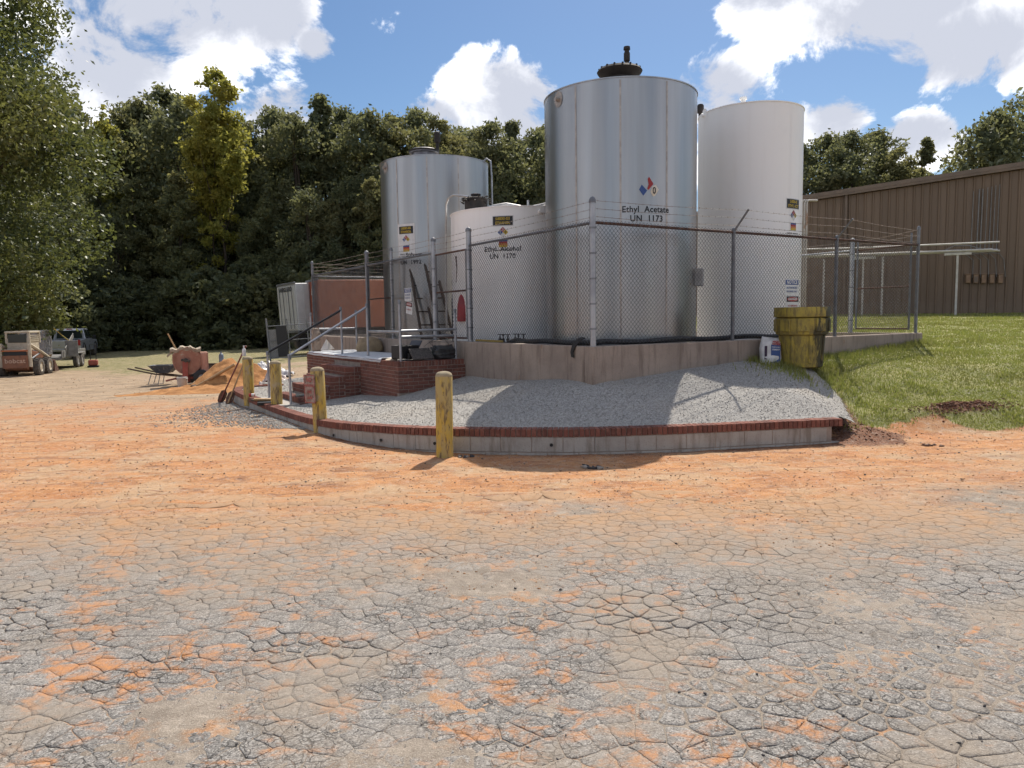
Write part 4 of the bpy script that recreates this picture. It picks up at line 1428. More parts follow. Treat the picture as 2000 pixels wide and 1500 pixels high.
# short white tank in the middle
e, H = tank('storage_tank', (.134, 15.5), 1.345, 3.85, M_WTANK, 'short white tank lettered Ethyl Alcohol behind the corner tank', (-160, -40), (-70.8, 3.76))
placard(e, 1.345, -101.2, 3.59 - .75, ('code1', 'ethanol'))
letters(e, 'alcohol', 1.349, R(-102), 3.065 - .75, sx=.92); letters(e, 'un1170', 1.349, R(-102), 2.925 - .75, sx=.92)
hb = MB().lathe([(.23, H + .02), (.23, H + .26), (.25, H + .27), (.24, H + .30), (.1, H + .33), (.1, H + .39), (.02, H + .41)], 28, (-.80, -.42, 0)).build('hatch', M_HATCH, e, smooth=True)
mb = MB()
for t in range(40):
    a = random.uniform(0, 6.283); q = random.uniform(.2, .27)
    p = Vector((-.80 + q * math.cos(a), -.42 + q * math.sin(a), H + random.uniform(.2, .32)))
    mb.tube([p, p + Vector((math.cos(a) * .07, math.sin(a) * .07, random.uniform(-.04, .05)))], [.02, .004], 4)
mb.build('ragged_wrap', M_HATCH, hb, kind='stuff')
M_PIPE = simple('steel_pipe', (.50, .50, .50), (.38, .37, .37), 6, .35, .8, .05)
def pipe(parent, pts, r, mat=None, name='pipe'):
    return MB().tube(pts, r, 10).build(name, mat or M_PIPE, parent, smooth=True)
pipe(e, [(-.55, -.40, H + .14), (-.2, -.35, H + .20), (.2, -.3, H + .13), (.7, -.2, H + .12)], .028)
pipe(e, [(.05, -.2, H + .1), (.5, -.1, H + .2), (1.2, .05, H + .38)], .03)
pipe(e, [(.25, -.25, H + .05), (.25, -.25, H + .28)], .026)
vv = MB().lathe([(.045, H + .05), (.045, H + .2), (.07, H + .21), (.07, H + .33), (.035, H + .34), (.035, H + .4), (.06, H + .41), (.06, H + .46)], 12, (.72, -.25, 0)).build('valve', M_PIPE, e, smooth=True)
MB().cbox((.86, -.2, H + .40), (.12, .1, .16), .012).build('actuator', M_PIPE, e)
MB().cbox((.79, -.2, H + .53), (.2, .12, .06), .012).build('actuator', M_GALVD, e)
MB().lathe([(.05, 0), (.05, .1)], 12, (1.12, -.1, H + .17)).build('valve', simple('brass_valve', (.45, .28, .05), (.35, .2, .04), 8, .35, .8), e, smooth=True)
pipe(e, [(.8, -.3, H + .1), (1.25, -.3, H + .12)], .035)
pipe(e, [(-1.52, .35, 0.2), (-1.50, .33, 2.0), (-1.46, .28, H + .30), (-1.40, .2, H + .42), (-1.28, .05, H + .46), (-.95, -.3, H + .36)], .022, name='vent_pipe')
# ------------------------------------------------------------------ trees
def leaf_mat(name, a, b, c, tl, tmix=.42, spec=.22, rough=.6):
    m, n = new_mat(name)
    geo = n.n('ShaderNodeNewGeometry')
    rp = geo.outputs['Random Per Island']
    pos = geo.outputs['Position']
    col = n.mix(rp, a, b)
    col = n.mix(n.ramp(n.noise(pos, .22, 3, .6), .45, .65, 0, .7), col, c)
    d1 = n.n('ShaderNodeBsdfPrincipled', inp={'Base Color': col, 'Roughness': rough, 'Specular IOR Level': spec})
    d2 = n.n('ShaderNodeBsdfTranslucent', inp={'Color': n.mix(.65, col, tl)})
    mx = n.n('ShaderNodeMixShader', inp={0: tmix, 1: d1.outputs[0], 2: d2.outputs[0]})
    n.n('ShaderNodeOutputMaterial', inp={'Surface': mx.outputs[0]})
    return m
L_DARK = leaf_mat('oak_leaf', (.080, .105, .065), (.15, .168, .092), (.18, .178, .09), (.30, .30, .11))
L_MID = leaf_mat('hardwood_leaf', (.095, .122, .068), (.17, .182, .09), (.20, .19, .088), (.36, .34, .12))
L_YEL = leaf_mat('yellowing_leaf', (.16, .185, .045), (.27, .26, .06), (.30, .245, .055), (.48, .45, .09), .5)
L_NEAR = leaf_mat('oak_leaf_near', (.042, .070, .028), (.10, .125, .048), (.165, .165, .058), (.28, .30, .07), .30, .45, .45)
M_BARK = simple('bark', (.085, .065, .048), (.05, .04, .03), 9, .95, 0, .6, 30)
def crown_mesh(name, seed, h, rad, shape, nleaf, leaf, mat, nb=46, z_lo=.18, lean=0.0, scat=.22):
    r = np.random.default_rng(seed)
    C, Rb = [], []
    while len(C) < nb:
        t = r.random()
        if shape == 'oval':
            prof = math.sin(math.pi * min(1, (t * .93 + .07))) ** .55
        elif shape == 'cone':
            prof = (1 - t) ** .75 * (.35 + .65 * min(1, t * 6 + .3))
        elif shape == 'tall':
            prof = math.sin(math.pi * (t * .9 + .1)) ** .8
        else:
            prof = math.sqrt(max(0, 1 - (t * 1.02) ** 2.6))
        a = r.random() * 6.283
        q = math.sqrt(r.random()) * rad * prof * .88
        z = h * (z_lo + (1 - z_lo) * t * .95)
        C.append((q * math.cos(a) + lean * t, q * math.sin(a), z))
        Rb.append(rad * (.11 + .15 * r.random()) * (.6 + .4 * prof))
    C, Rb = np.array(C), np.array(Rb)
    k = r.choice(nb, nleaf, p=Rb ** 2 / (Rb ** 2).sum())
    d = r.normal(size=(nleaf, 3)); d /= np.linalg.norm(d, axis=1, keepdims=True)
    rr_ = Rb[k][:, None] * np.where(r.random((nleaf, 1)) < scat, .5 + 1.3 * r.random((nleaf, 1)), .3 + .8 * r.random((nleaf, 1)) ** .5)
    stretch = np.array([1.0, 1.0, .82])
    P = C[k] + d * rr_ * stretch
    a = r.normal(size=(nleaf, 3)) + d * .2; a /= np.linalg.norm(a, axis=1, keepdims=True)
    b = np.cross(a, r.normal(size=(nleaf, 3))); b /= np.linalg.norm(b, axis=1, keepdims=True)
    s = leaf * r.uniform(.55, 1.25, (nleaf, 1))
    mid = P + np.cross(a, b) * s * .18
    v = np.stack([P - a * s, mid - b * s * .52, P + a * s, mid + b * s * .52], 1).reshape(-1, 3)
    f = np.arange(nleaf * 4).reshape(-1, 4)
    return np_mesh(name, v, f, mat), C, Rb
def trunk_mb(h, rbase, C, seed, hi=.75, nbr=9):
    r = random.Random(seed)
    mb = MB()
    pts, rs = [], []
    for i in range(8):
        t = i / 7
        pts.append((r.uniform(-.02, .02) * h * t, r.uniform(-.02, .02) * h * t, h * hi * t - (.35 if i == 0 else 0)))
        rs.append(rbase * (1.25 if i == 0 else 1) * (1 - .78 * t))
    mb.tube(pts, rs, 9)
    for j in range(nbr):
        c = C[r.randrange(len(C))]
        z0 = min(max(c[2] * .62, h * .12), h * hi * .9)
        t = z0 / (h * hi)
        i = min(int(t * 7), 6)
        a = Vector(pts[i]).lerp(Vector(pts[i + 1]), t * 7 - i)
        cc = Vector(c)
        midp = a.lerp(cc, .5) + Vector((0, 0, -.03 * h))
        mb.tube([a, midp, cc], [rbase * .32, rbase * .2, rbase * .05], 6)
    return mb
def make_tree(name, seed, h, rad, shape, nleaf, leaf, mat, label, cat='tree', group=None, nb=46, z_lo=.18, loc=(0, 0, 0), tr=None):
    me, C, Rb = crown_mesh('crown', seed, h, rad, shape, nleaf, leaf, mat, nb, z_lo)
    e = empty(name, loc, label=label, cat=cat, group=group)
    trunk_mb(h, tr or rad * .055, C, seed).build('trunk', M_BARK, e, smooth=True)
    obj('crown', me, e)
    return e
def far_at(pxx, Y):
    return (pxx - 1000) / 1440 * Y * 1.0
FAR = 'dark leafy trees of the dense wood'
protos = []
for i, (sh, h, rad, mat) in enumerate((('oval', 20, 4.6, L_DARK), ('dome', 19, 5.2, L_DARK), ('oval', 20, 4.2, L_MID), ('tall', 20, 3.6, L_MID), ('cone', 19, 3.4, L_DARK))):
    protos.append((h, make_tree('wood_tree', 100 + i, h, rad, sh, 17000, .20, mat, 'dark green tree in the dense wood behind the yard', group=FAR, nb=130, z_lo=.08)))
used_p = set()
def place_tree(i, x, y, h, rz=None, label=None, group=None, z=None):
    h0, p = protos[i]
    if i in used_p:
        o = copy_tree(p)
    else:
        o = p; used_p.add(i)
    s = h / h0
    o.scale = (s * random.uniform(.92, 1.12), s * random.uniform(.92, 1.12), s)
    o.rotation_euler = (0, 0, random.uniform(0, 6.28) if rz is None else rz)
    o.location = (x, y, (gz(x, y) if z is None else z) - .05)
    o['label'] = label or 'dark green tree in the dense wood behind the yard'
    o['group'] = group or FAR
    return o
def top_h(pxx, ytop, Y, zb):
    hor = 621.5 - .0157 * (pxx - 1000)
    return EYE + (hor - ytop) / 1440 * Y * 1.02 - zb
SKY = [(40, 190, 1), (110, 230, 0), (175, 215, 2), (262, 228, 2), (300, 205, 1), (345, 186, 0), (390, 205, 1), (500, 245, 2), (548, 225, 0), (592, 232, 1), (645, 198, 4),
       (690, 224, 0), (735, 226, 1), (778, 232, 2), (822, 228, 0), (862, 236, 2), (900, 268, 1), (938, 262, 4), (972, 252, 0), (1008, 246, 4), (1048, 266, 0), (1100, 275, 1), (1180, 285, 0), (1260, 280, 1)]
for q, (pxx, yt, i) in enumerate(SKY):
    Y = 66 + (q % 3) * 2.5
    x = far_at(pxx, Y)
    place_tree(i, x, Y, top_h(pxx, yt, Y, gz(x, Y)) / .985, label='tall dark tree forming the skyline of the wood', group='skyline trees of the wood')
for q in range(22):                                   # deeper in the wood
    pxx = -40 + q * 62
    Y = 80 + (q % 4) * 3
    place_tree(q % 5, far_at(pxx, Y) + random.uniform(-1.5, 1.5), Y, top_h(pxx, 262 + random.uniform(-6, 30), Y, 0), label='dark tree deeper in the wood, showing between the front trees', group='trees deeper in the wood')
for q in range(24):                                   # lower trees along the edge of the wood
    pxx = 120 + q * 41
    Y = 60.5 + (q % 3) * 1.3
    place_tree((q * 2 + q // 5) % 5, far_at(pxx, Y), Y, random.uniform(9.5, 14.5), label='lower dark tree at the front edge of the wood', group='lower trees at the edge of the wood')
for q in range(5):
    place_tree((0, 2, 1, 3, 0)[q], -47 + q * 3.4, 47 + q * 2.5, random.uniform(12, 17), label='tree half hidden behind the big overhanging oak', group='trees behind the big oak')
# shrubs at the wood's edge
bush_p = make_tree('edge_shrub', 140, 5.0, 2.6, 'dome', 6000, .17, L_DARK, 'low leafy shrub along the dark edge of the wood', 'shrub', 'shrubs at the edge of the wood', 70, .02)
for q in range(30):
    pxx = -20 + q * 36
    Y = 58 + random.uniform(-1.2, 1.2) - (6 if pxx < 130 else 0)
    o = bush_p if q == 0 else copy_tree(bush_p)
    x = far_at(pxx, Y)
    s = random.uniform(.75, 1.35)
    o.scale = (s * 1.15, s * 1.15, s)
    o.rotation_euler = (0, 0, random.uniform(0, 6.28))
    o.location = (x, Y, gz(x, Y) - .05)
# trees one can tell apart
def tall(name, pxx, yt, Y, rad, sh, mat, label, seed, nleaf=7000, leaf=.26, zl=.2, nb=50, zb=None):
    x = far_at(pxx, Y)
    z = gz(x, Y) if zb is None else zb
    h = top_h(pxx, yt, Y, z)
    return make_tree(name, seed, h, rad, sh, nleaf, leaf, mat, label, nb=nb, z_lo=zl, loc=(x, Y, z - .05))
tall('sweetgum_tree', 447, 150, 61.0, 3.0, 'oval', L_YEL, 'tall yellowing tree standing above the dark wood', 151, 11000, .20, .5, 120)
tall('sapling_tree', 232, 212, 64, 2.3, 'tall', L_YEL, 'slender pale yellow-green tree beside the big overhanging oak', 152, 4800, .2, .25, 80)
tall('sapling_tree', 425, 300, 61, 2.4, 'tall', L_YEL, 'lower yellow-green tree in front of the tall yellowing one', 153, 4800, .19, .3, 80)
RT = 'trees behind the brown building'
for q, (pxx, yt, Y, i) in enumerate(((1560, 285, 58, 0), (1608, 264, 60, 1), (1655, 262, 57, 0), (1700, 257, 59, 1), (1745, 290, 56, 2), (1640, 300, 66, 2), (1720, 300, 66, 0), (1780, 330, 64, 1), (1840, 335, 62, 2))):
    x = far_at(pxx, Y)
    place_tree(i, x, Y, top_h(pxx, yt, Y, 1.7), label='dark tree in the row above the brown building roof', group=RT, z=1.7)
tall('sapling_tree', 1797, 274, 54, 2.0, 'cone', L_MID, 'small open-crowned tree rising alone above the building roof', 154, 2400, .22, .3, 34, 1.7)
tall('oak_tree', 1925, 228, 50, 4.6, 'dome', L_DARK, 'rounded dark oak above the right end of the building', 155, 12000, .2, .15, 130, 1.7)
tall('oak_tree', 2010, 172, 51, 5.2, 'dome', L_DARK, 'tallest dark oak behind the building at the picture edge', 156, 12000, .2, .15, 130, 1.7)
# big overhanging oak at the edge of the yard
me, C, Rb = crown_mesh('crown', 161, 23.5, 8.2, 'oval', 170000, .125, L_NEAR, 210, .03, 0, .10)
oak = empty('oak_tree', (-27.2, 34.5, gz(-27.2, 34.5) - .1), label='big oak overhanging the parked machines at the yard edge', cat='tree')
trunk_mb(23.5, .42, C, 161, .8, 26).build('trunk', M_BARK, oak, smooth=True)
obj('crown', me, oak)

# ------------------------------------------------------------------ brown metal building
M_BROWN = simple('brown_panel', (.165, .11, .07), (.135, .09, .06), 1.2, .5, .1, .05, 40, stretch=(1, 1, .2))
m, n = new_mat('brown_wall_panel')
oi = n.n('ShaderNodeObjectInfo').outputs['Random']
pos = n.n('ShaderNodeNewGeometry').outputs['Position']
col = n.mix(oi, (.150, .100, .064), (.178, .120, .078))
col = n.mix(n.ramp(n.noise(n.scale3(pos, (2, 2, .12)), 1.6, 5, .65), .5, .72, 0, .4), col, (.115, .078, .052))
col = n.mix(n.ramp(n.math('ADD', n.n('ShaderNodeSeparateXYZ', inp={0: pos}).outputs[2], n.math('MULTIPLY', n.noise(pos, 2.5, 5, .65), 1.2)), 2.2, 2.9, .5, 0), col, (.20, .145, .10))
finish(n, col, .5, .1, n.noise(pos, 3, 3, .5), .05, .03)
M_BROWN = m
M_BROWN2 = simple('brown_trim', (.19, .135, .095), (.15, .108, .078), 2, .45, .1, .03)
BD = Vector((.903, -.429, 0)).normalized()
BN = Vector((BD.y, -BD.x, 0))             # towards the camera
if BN.y > 0:
    BN = -BN
B0v = Vector((13.06, 33.02, 0))
bld = empty('metal_building', B0v, label='brown ribbed metal building on the grassy rise', cat='building')
brz = math.atan2(BD.y, BD.x)
def eave(s):
    return 6.66 + .0776 * s
ln = lambda s, d, z: BD * s + BN * d + Vector((0, 0, z))
s = -5.0
while s < 16:
    s1 = s + .3048
    prof = [(0, .0), (.03, .032), (.075, .032), (.105, .0), (.3048 - .004, .0)]
    mb = MB()
    vs, fs = [], []
    for (t, d) in prof:
        vs += [ln(s + t, d, 1.35), ln(s + t, d, eave(s + t) - .02)]
    for k in range(len(prof) - 1):
        fs.append((2 * k, 2 * k + 2, 2 * k + 3, 2 * k + 1))
    mb.add(vs, fs)
    mb.build('panel', M_BROWN, bld)
    s = s1
mb = MB()
v = [ln(-5, -.01, 1.2), ln(16, -.01, 1.2), ln(16, -.01, eave(16) - .1), ln(-5, -.01, eave(-5) - .1), ln(-5, -22, 1.2), ln(16, -22, 1.2), ln(16, -22, eave(16) - .1), ln(-5, -22, eave(-5) - .1)]
mb.add(v, [(0, 1, 2, 3), (5, 4, 7, 6), (4, 0, 3, 7), (1, 5, 6, 2)])
mb.build('wall', M_BROWN, bld)
mb = MB()
v = [ln(-5.2, .22, eave(-5.2)), ln(16.2, .22, eave(16.2)), ln(16.2, -22.2, eave(16.2)), ln(-5.2, -22.2, eave(-5.2))]
v += [p + Vector((0, 0, .22)) for p in v]
mb.add(v, [(3, 2, 1, 0), (4, 5, 6, 7), (0, 1, 5, 4), (1, 2, 6, 5), (2, 3, 7, 6), (3, 0, 4, 7)])
rf = mb.build('roof', M_BROWN2, bld)
mb = MB()
v = [ln(-5.2, .24, eave(-5.2) + .10), ln(16.2, .24, eave(16.2) + .10), ln(16.2, .24, eave(16.2) + .26), ln(-5.2, .24, eave(-5.2) + .26)]
v += [p - BN * .015 for p in v]
mb.add(v, [(0, 1, 2, 3), (7, 6, 5, 4), (0, 4, 5, 1), (3, 2, 6, 7)])
mb.build('rake_trim', M_BROWN2, rf)
mb = MB(); mb.cbox(ln(1.62, .09, 4.2) , (.10, .08, 5.5), .01, rz=brz); mb.build('downspout', M_BROWN2, bld)
mb = MB(); c = ln(5.5, .05, 1.5); mb.box(c, (21, .12, .3), rz=brz); mb.build('foundation', simple('dark_footing', (.05, .045, .04), (.08, .07, .06), 3, .9), bld)
# conduits and control boxes on its wall
M_COND = simple('grey_conduit', (.26, .25, .24), (.20, .19, .18), 5, .5, .5, .03)
cb = empty('conduit_bundle', B0v + ln(6.6, .06, 4.0), label='bundle of thin grey conduits climbing the brown building wall', cat='conduit')
for k, (s, top) in enumerate(((6.30, 6.55), (6.50, 6.62), (6.62, 6.62), (6.78, 6.66), (6.92, 6.68), (7.05, 6.72), (7.18, 6.74))):
    pts = [ln(s - 6.6, .02, top - 4.0), ln(s - 6.6 - .02, .02, 4.15 - 4.0)]
    MB().tube(pts, .024 if k in (1, 2) else .016, 8).build('conduit', M_COND, cb, smooth=True)
for k, s in enumerate((6.28, 6.55, 6.83, 7.10, 7.40)):
    pts = [ln(s - 6.6 + .1, .02, 3.1 - 4), ln(s - 6.6 + .1 - .02 * k, .02, 3.8 - 4), ln(s - 6.6 - .15, .05, 4.02 - 4), ln(s - 6.6 - .6, .25, 4.10 - 4)]
    MB().tube(pts, .016, 8).build('conduit', M_COND, cb, smooth=True)
M_BOX = simple('tan_box', (.30, .19, .115), (.22, .13, .075), 6, .55, .1, .05, c3=(.36, .27, .18), t3=(.6, .7))
nm = ('first', 'second', 'third', 'fourth', 'fifth')
for k, s in enumerate((6.22, 6.49, 6.76, 7.04, 7.33)):
    p = B0v + ln(s, .11, 3.05 - .01 * k)
    e = empty('control_box', p, brz, label='tan wall control box, %s of five from the pipe rack' % nm[k], cat='box', group='control boxes on the building wall')
    MB().cbox((0, 0, 0), (.17, .16, .34), .01).build('case', M_BOX, e)
    MB().cbox((0, 0, .19), (.19, .2, .03), .006).build('hood', M_BOX, e)
    MB().cbox((0, -.09, -.02), (.13, .015, .24), .004).build('cover', M_BROWN2 if k == 1 else M_BOX, e)
# overhead pipe rack from the enclosure to the building
M_WPIPE = simple('pale_pipe', (.58, .55, .51), (.46, .43, .39), 5, .55, .1, .04, c3=(.26, .15, .09), t3=(.66, .74))
pr = empty('pipe_rack', B0v + ln(3, 2.4, 1.4), label='overhead rack of pale pipes on posts beside the brown building', cat='pipe rack')
po = Vector(pr.location)
pz = lambda s, d, z: B0v + ln(s, d, z) - po
for s in (-.1, .9, 2.35, 3.05, 5.6):
    MB().cbox(pz(s, 2.4, 2.65), (.075, .075, 2.6), .008, rz=brz).build('support_post', M_WPIPE, pr)
for s in (2.35, 5.6):
    MB().cbox(pz(s, 2.4, 3.93), (.9, .14, .10), .01, rz=brz).build('cross_beam', M_WPIPE, pr)
for d, z, s0, s1, rr_ in ((2.25, 4.03, -4, 6.9, .055), (2.5, 4.05, -4, 6.7, .045), (2.65, 4.3, -4, 6.9, .035), (2.1, 4.02, 1.0, 7.0, .035)):
    MB().tube([pz(s0, d, z + .18), pz(2, d, z + .02), pz(s1, d - .0, z - .02)], rr_, 10).build('pipe', M_WPIPE, pr, smooth=True)
MB().tube([pz(5.2, 2.3, 4.1), pz(5.5, 2.3, 4.25), pz(6.0, 2.3, 4.22), pz(6.4, 2.2, 4.08)], .02, 8).build('flexible_conduit', M_COND, pr, smooth=True)
rp_ = empty('riser_pipes', W(5.7, 3.55, .75), label='three pale riser pipes beside the white tank, bent at the top', cat='pipe')
M_WP2 = simple('white_riser', (.50, .47, .43), (.40, .365, .33), 3, .5, .1, .03, c3=(.32, .17, .09), t3=(.60, .70), stretch=(1, 1, .4))
rpo = Vector(rp_.location)
for k in range(3):
    p = Vector((7.42 + .07 * k, 19.0 + .02 * k, .75)) - rpo
    MB().tube([p, p + Vector((0, 0, 3.80)), p + Vector((.03, 0, 3.86)), p + Vector((.10 if k < 2 else .3, .1, 3.87))], .024, 10).build('pipe', M_WP2, rp_, smooth=True)

# ------------------------------------------------------------------ bollards
m, n = new_mat('yellow_bollard_paint')
pos = n.n('ShaderNodeNewGeometry').outputs['Position']
f1 = n.noise(n.scale3(pos, (1, 1, .45)), 7, 7, .68)
f2 = n.noise(n.scale3(pos, (1, 1, .25)), 16, 5, .65)
col = n.mix(n.ramp(f1, .40, .54), (.52, .345, .06), (.42, .31, .12))
col = n.mix(n.ramp(f2, .50, .62, 0, .9), col, (.15, .10, .055))
col = n.mix(n.ramp(n.noise(n.scale3(pos, (1, 1, .3)), 30, 4, .7), .62, .7, 0, .8), col, (.06, .045, .03))
col = n.mix(n.ramp(n.noise(pos, 4, 4, .6), .58, .68, 0, .6), col, (.40, .33, .24))
finish(n, col, .7, 0, n.math('ADD', f1, n.math('MULTIPLY', f2, .5)), .5, .01, .35)
M_YEL = m
M_DOME = simple('bollard_concrete', (.36, .30, .20), (.26, .21, .14), 14, .95, 0, .6, 50, (.42, .33, .15), (.6, .7))
for (x, y, zb, zt, lab, lean) in (
        (-.87, 9.27, -.15, 1.09, 'yellow concrete-filled bollard standing alone in front of the curved wall', .012),
        (-3.03, 11.53, -.15, 1.03, 'yellow bollard with a dirty sign bolted to its side', -.02),
        (-4.56, 14.2, .0, 1.0, 'yellow bollard between the two handrail feet', 0),
        (-5.56, 15.5, .0, 1.03, 'dirtiest yellow bollard, near the end of the curved wall', 0.008)):
    e = empty('bollard', (x, y, 0), label=lab, cat='bollard', group='yellow bollards along the curved wall', rot=(0, lean, 0))
    MB().lathe([(.108, zb), (.108, zt - .06), (.104, zt - .052)], 32).build('post', M_YEL, e, smooth=True)
    MB().lathe([(.105, zt - .06), (.107, zt - .045), (.098, zt - .02), (.07, zt), (.03, zt + .008)], 32, wob=lambda a, z: 1 + .02 * math.sin(3 * a + 9 * z)).build('concrete_cap', M_DOME, e, smooth=True)
e = empty('small_sign', (-3.03 - .13, 11.53 - .07, .70), label='dirty red and white sign plate bolted to a yellow bollard', cat='sign', rot=(0, -.03, R(-42)))
M_SIGND = simple('dirty_sign', (.36, .30, .28), (.20, .13, .11), 9, .6, .2, .1, 60, (.10, .06, .05), (.52, .64))
MB().cbox((0, 0, 0), (.30, .006, .45), .002).build('plate', M_SIGND, e)
for k, (key, z) in enumerate((('park1', .14), ('park2', .05), ('park3', -.05), ('park4', -.14))):
    vs, fs = TEXTS[key]
    mb = MB(); mb.add([(v[0], -.005, v[1] + z) for v in vs], fs); mb.build('lettering', M_RED, e)
mb = MB()
for (x, z, w_, h_) in ((0, .215, .28, .008), (0, -.215, .28, .008), (-.14, 0, .008, .43), (.14, 0, .008, .43)):
    mb.box((x, -.0045, z), (w_, .002, h_))
mb.build('border', M_RED, e)
MB().box((.05, .03, .0), (.03, .05, .3)).build('bracket', M_RUST, e)

# ------------------------------------------------------------------ yellow overpack drum and cement bag by the wall
m, n = new_mat('mouldy_yellow_plastic')
pos = n.n('ShaderNodeTexCoord').outputs['Object']
f1 = n.noise(n.scale3(pos, (1, 1, .22)), 7, 6, .65)
f2 = n.noise(n.scale3(pos, (1, 1, .3)), 18, 5, .68)
sx = n.n('ShaderNodeSeparateXYZ', inp={0: pos})
side = n.ramp(sx.outputs[0], -.1, .35, -.08, .24)
f1s = n.math('ADD', f1, side)
col = n.mix(n.ramp(n.noise(pos, 5, 5, .6), .4, .65), (.36, .28, .045), (.25, .195, .045))
col = n.mix(n.ramp(f2, .42, .62, 0, .75), col, (.14, .105, .04))
col = n.mix(n.ramp(f1s, .56, .64, 0, .93), col, (.022, .022, .014))
col = n.mix(n.ramp(n.noise(pos, 26, 4, .7), .60, .7, 0, .5), col, (.10, .085, .03))
finish(n, col, .55, 0, f2, .15, .01, .45)
M_DRUM = m
dz_ = .87
e = empty('overpack_drum', (4.80, 12.2, dz_), R(0), label='mouldy yellow plastic overpack drum beside the concrete wall', cat='drum')
MB().lathe([(.30, 0), (.33, .02), (.335, .08), (.362, .52), (.365, .56)], 48).build('body', M_DRUM, e, smooth=True)
MB().lathe([(.365, .53), (.405, .545), (.415, .60), (.425, .80), (.405, .815), (.37, .82)], 48).build('collar', M_DRUM, e, smooth=True)
for k in range(9):
    a = 2 * math.pi * k / 9 + .2
    MB().cbox((.418 * math.cos(a), .418 * math.sin(a), .69), (.03, .19, .2), .01, rz=a).build('rib_panel', M_DRUM, e)
for k in range(8):
    a = 2 * math.pi * k / 8
    MB().cbox((.35 * math.cos(a), .35 * math.sin(a), .30), (.035, .05, .46), .012, rz=a, ry=.06).build('rib', M_DRUM, e)
MB().lathe([(.40, .82), (.435, .83), (.44, .90), (.435, .97), (.43, .985), (.40, .985), (.385, .95), (.1, .93)], 48, wob=lambda a, z: 1 + .012 * math.sin(5 * a)).build('lid', M_DRUM, e, smooth=True)
M_BAGW = simple('bag_paper', (.66, .65, .64), (.52, .51, .50), 7, .6, 0, .15, 30)
def cloth_bag(w_, d_, h_, seed, bulge=.5, n=10, crumple=.02):
    """sack: bulged box with a pinched top"""
    r = np.random.default_rng(seed)
    vs, fs = [], []
    rows, cols = 12, 20
    for i in range(rows + 1):
        t = i / rows
        pin = 1 - max(0, (t - .72) / .28) ** 1.5 * .9
        bl = 1 - (abs(t - .42) / .6) ** 2 * .25
        for j in range(cols):
            a = 2 * math.pi * j / cols
            c, s_ = math.cos(a), math.sin(a)
            x = math.copysign(abs(c) ** .45, c) * w_ / 2 * bl * (1 + .04 * (t > .8))
            y = math.copysign(abs(s_) ** .6, s_) * d_ / 2 * bl * pin
            k = crumple * (float(fbm(j * .9 + seed, i * .8, seed, 3)) - .5)
            vs.append((x + k * c, y + k * s_ * 1.5, h_ * t + k + (.05 * abs(c) ** 2 if i == rows else 0) * h_))
    for i in range(rows):
        for j in range(cols):
            j2 = (j + 1) % cols
            fs.append((i * cols + j, i * cols + j2, (i + 1) * cols + j2, (i + 1) * cols + j))
    fs.append(tuple(range(cols - 1, -1, -1)))
    fs.append(tuple(rows * cols + j for j in range(cols)))
    return MB().add(vs, fs)
e = empty('cement_bag', (4.25, 12.12, .86), R(8), label='white cement bag with blue panel leaning between wall and drum', cat='bag', rot=(R(-6), R(4), R(10)))
cloth_bag(.36, .16, .50, 5, crumple=.05).build('sack', M_BAGW, e, smooth=True, angle=80)
mb = MB(); mb.box((.055, -.083, .235), (.165, .004, .30)); mb.build('blue_panel', M_BLUE, e)
mb = MB(); mb.box((-.12, -.081, .25), (.045, .004, .22)); mb.build('dark_panel', simple('dark_print', (.05, .03, .06)), e)
for key, x, z, mt in (('red1', .06, .435, M_RED), ('red2', .06, .395, M_RED), ('blue1', .055, .345, M_SHEETM), ('blue2', .055, .305, M_SHEETM)):
    vs, fs = TEXTS[key]
    mb = MB(); mb.add([(v[0] * .62 + x, -.087 + (.012 if z > .4 else 0), v[1] * .62 + z) for v in vs], fs); mb.build('lettering', mt, e)
# black rag hanging over the wall
M_RAG = simple('black_rag', (.018, .017, .018), (.03, .027, .025), 9, .9)
e = empty('black_rag', W(.0, .42, WT), label='black strap draped over the concrete wall beside the corner post', cat='rag', rot=(0, 0, TH))
mb = MB()
pts = [(.12, -.06, .12), (.05, -.03, .09), (0, 0, .03), (-.022, .02, -.03), (-.024, .05, -.10), (-.022, .03, -.17)]
vs, fs = [], []
for i, p in enumerate(pts):
    wd = (.05, .055, .05, .035, .03, .034)[i]
    for (ox, oy) in ((-.006, -wd), (.006, -wd), (.006, wd), (-.006, wd)):
        vs.append((p[0] + ox, p[1] + oy, p[2] + oy * .2))
    if i:
        k = 4 * i
        fs += [(k - 4 + j, k - 4 + (j + 1) % 4, k + (j + 1) % 4, k + j) for j in range(4)]
fs += [(3, 2, 1, 0), (20, 21, 22, 23)]
mb.add(vs, fs); mb.build('strap', M_RAG, e, smooth=True)

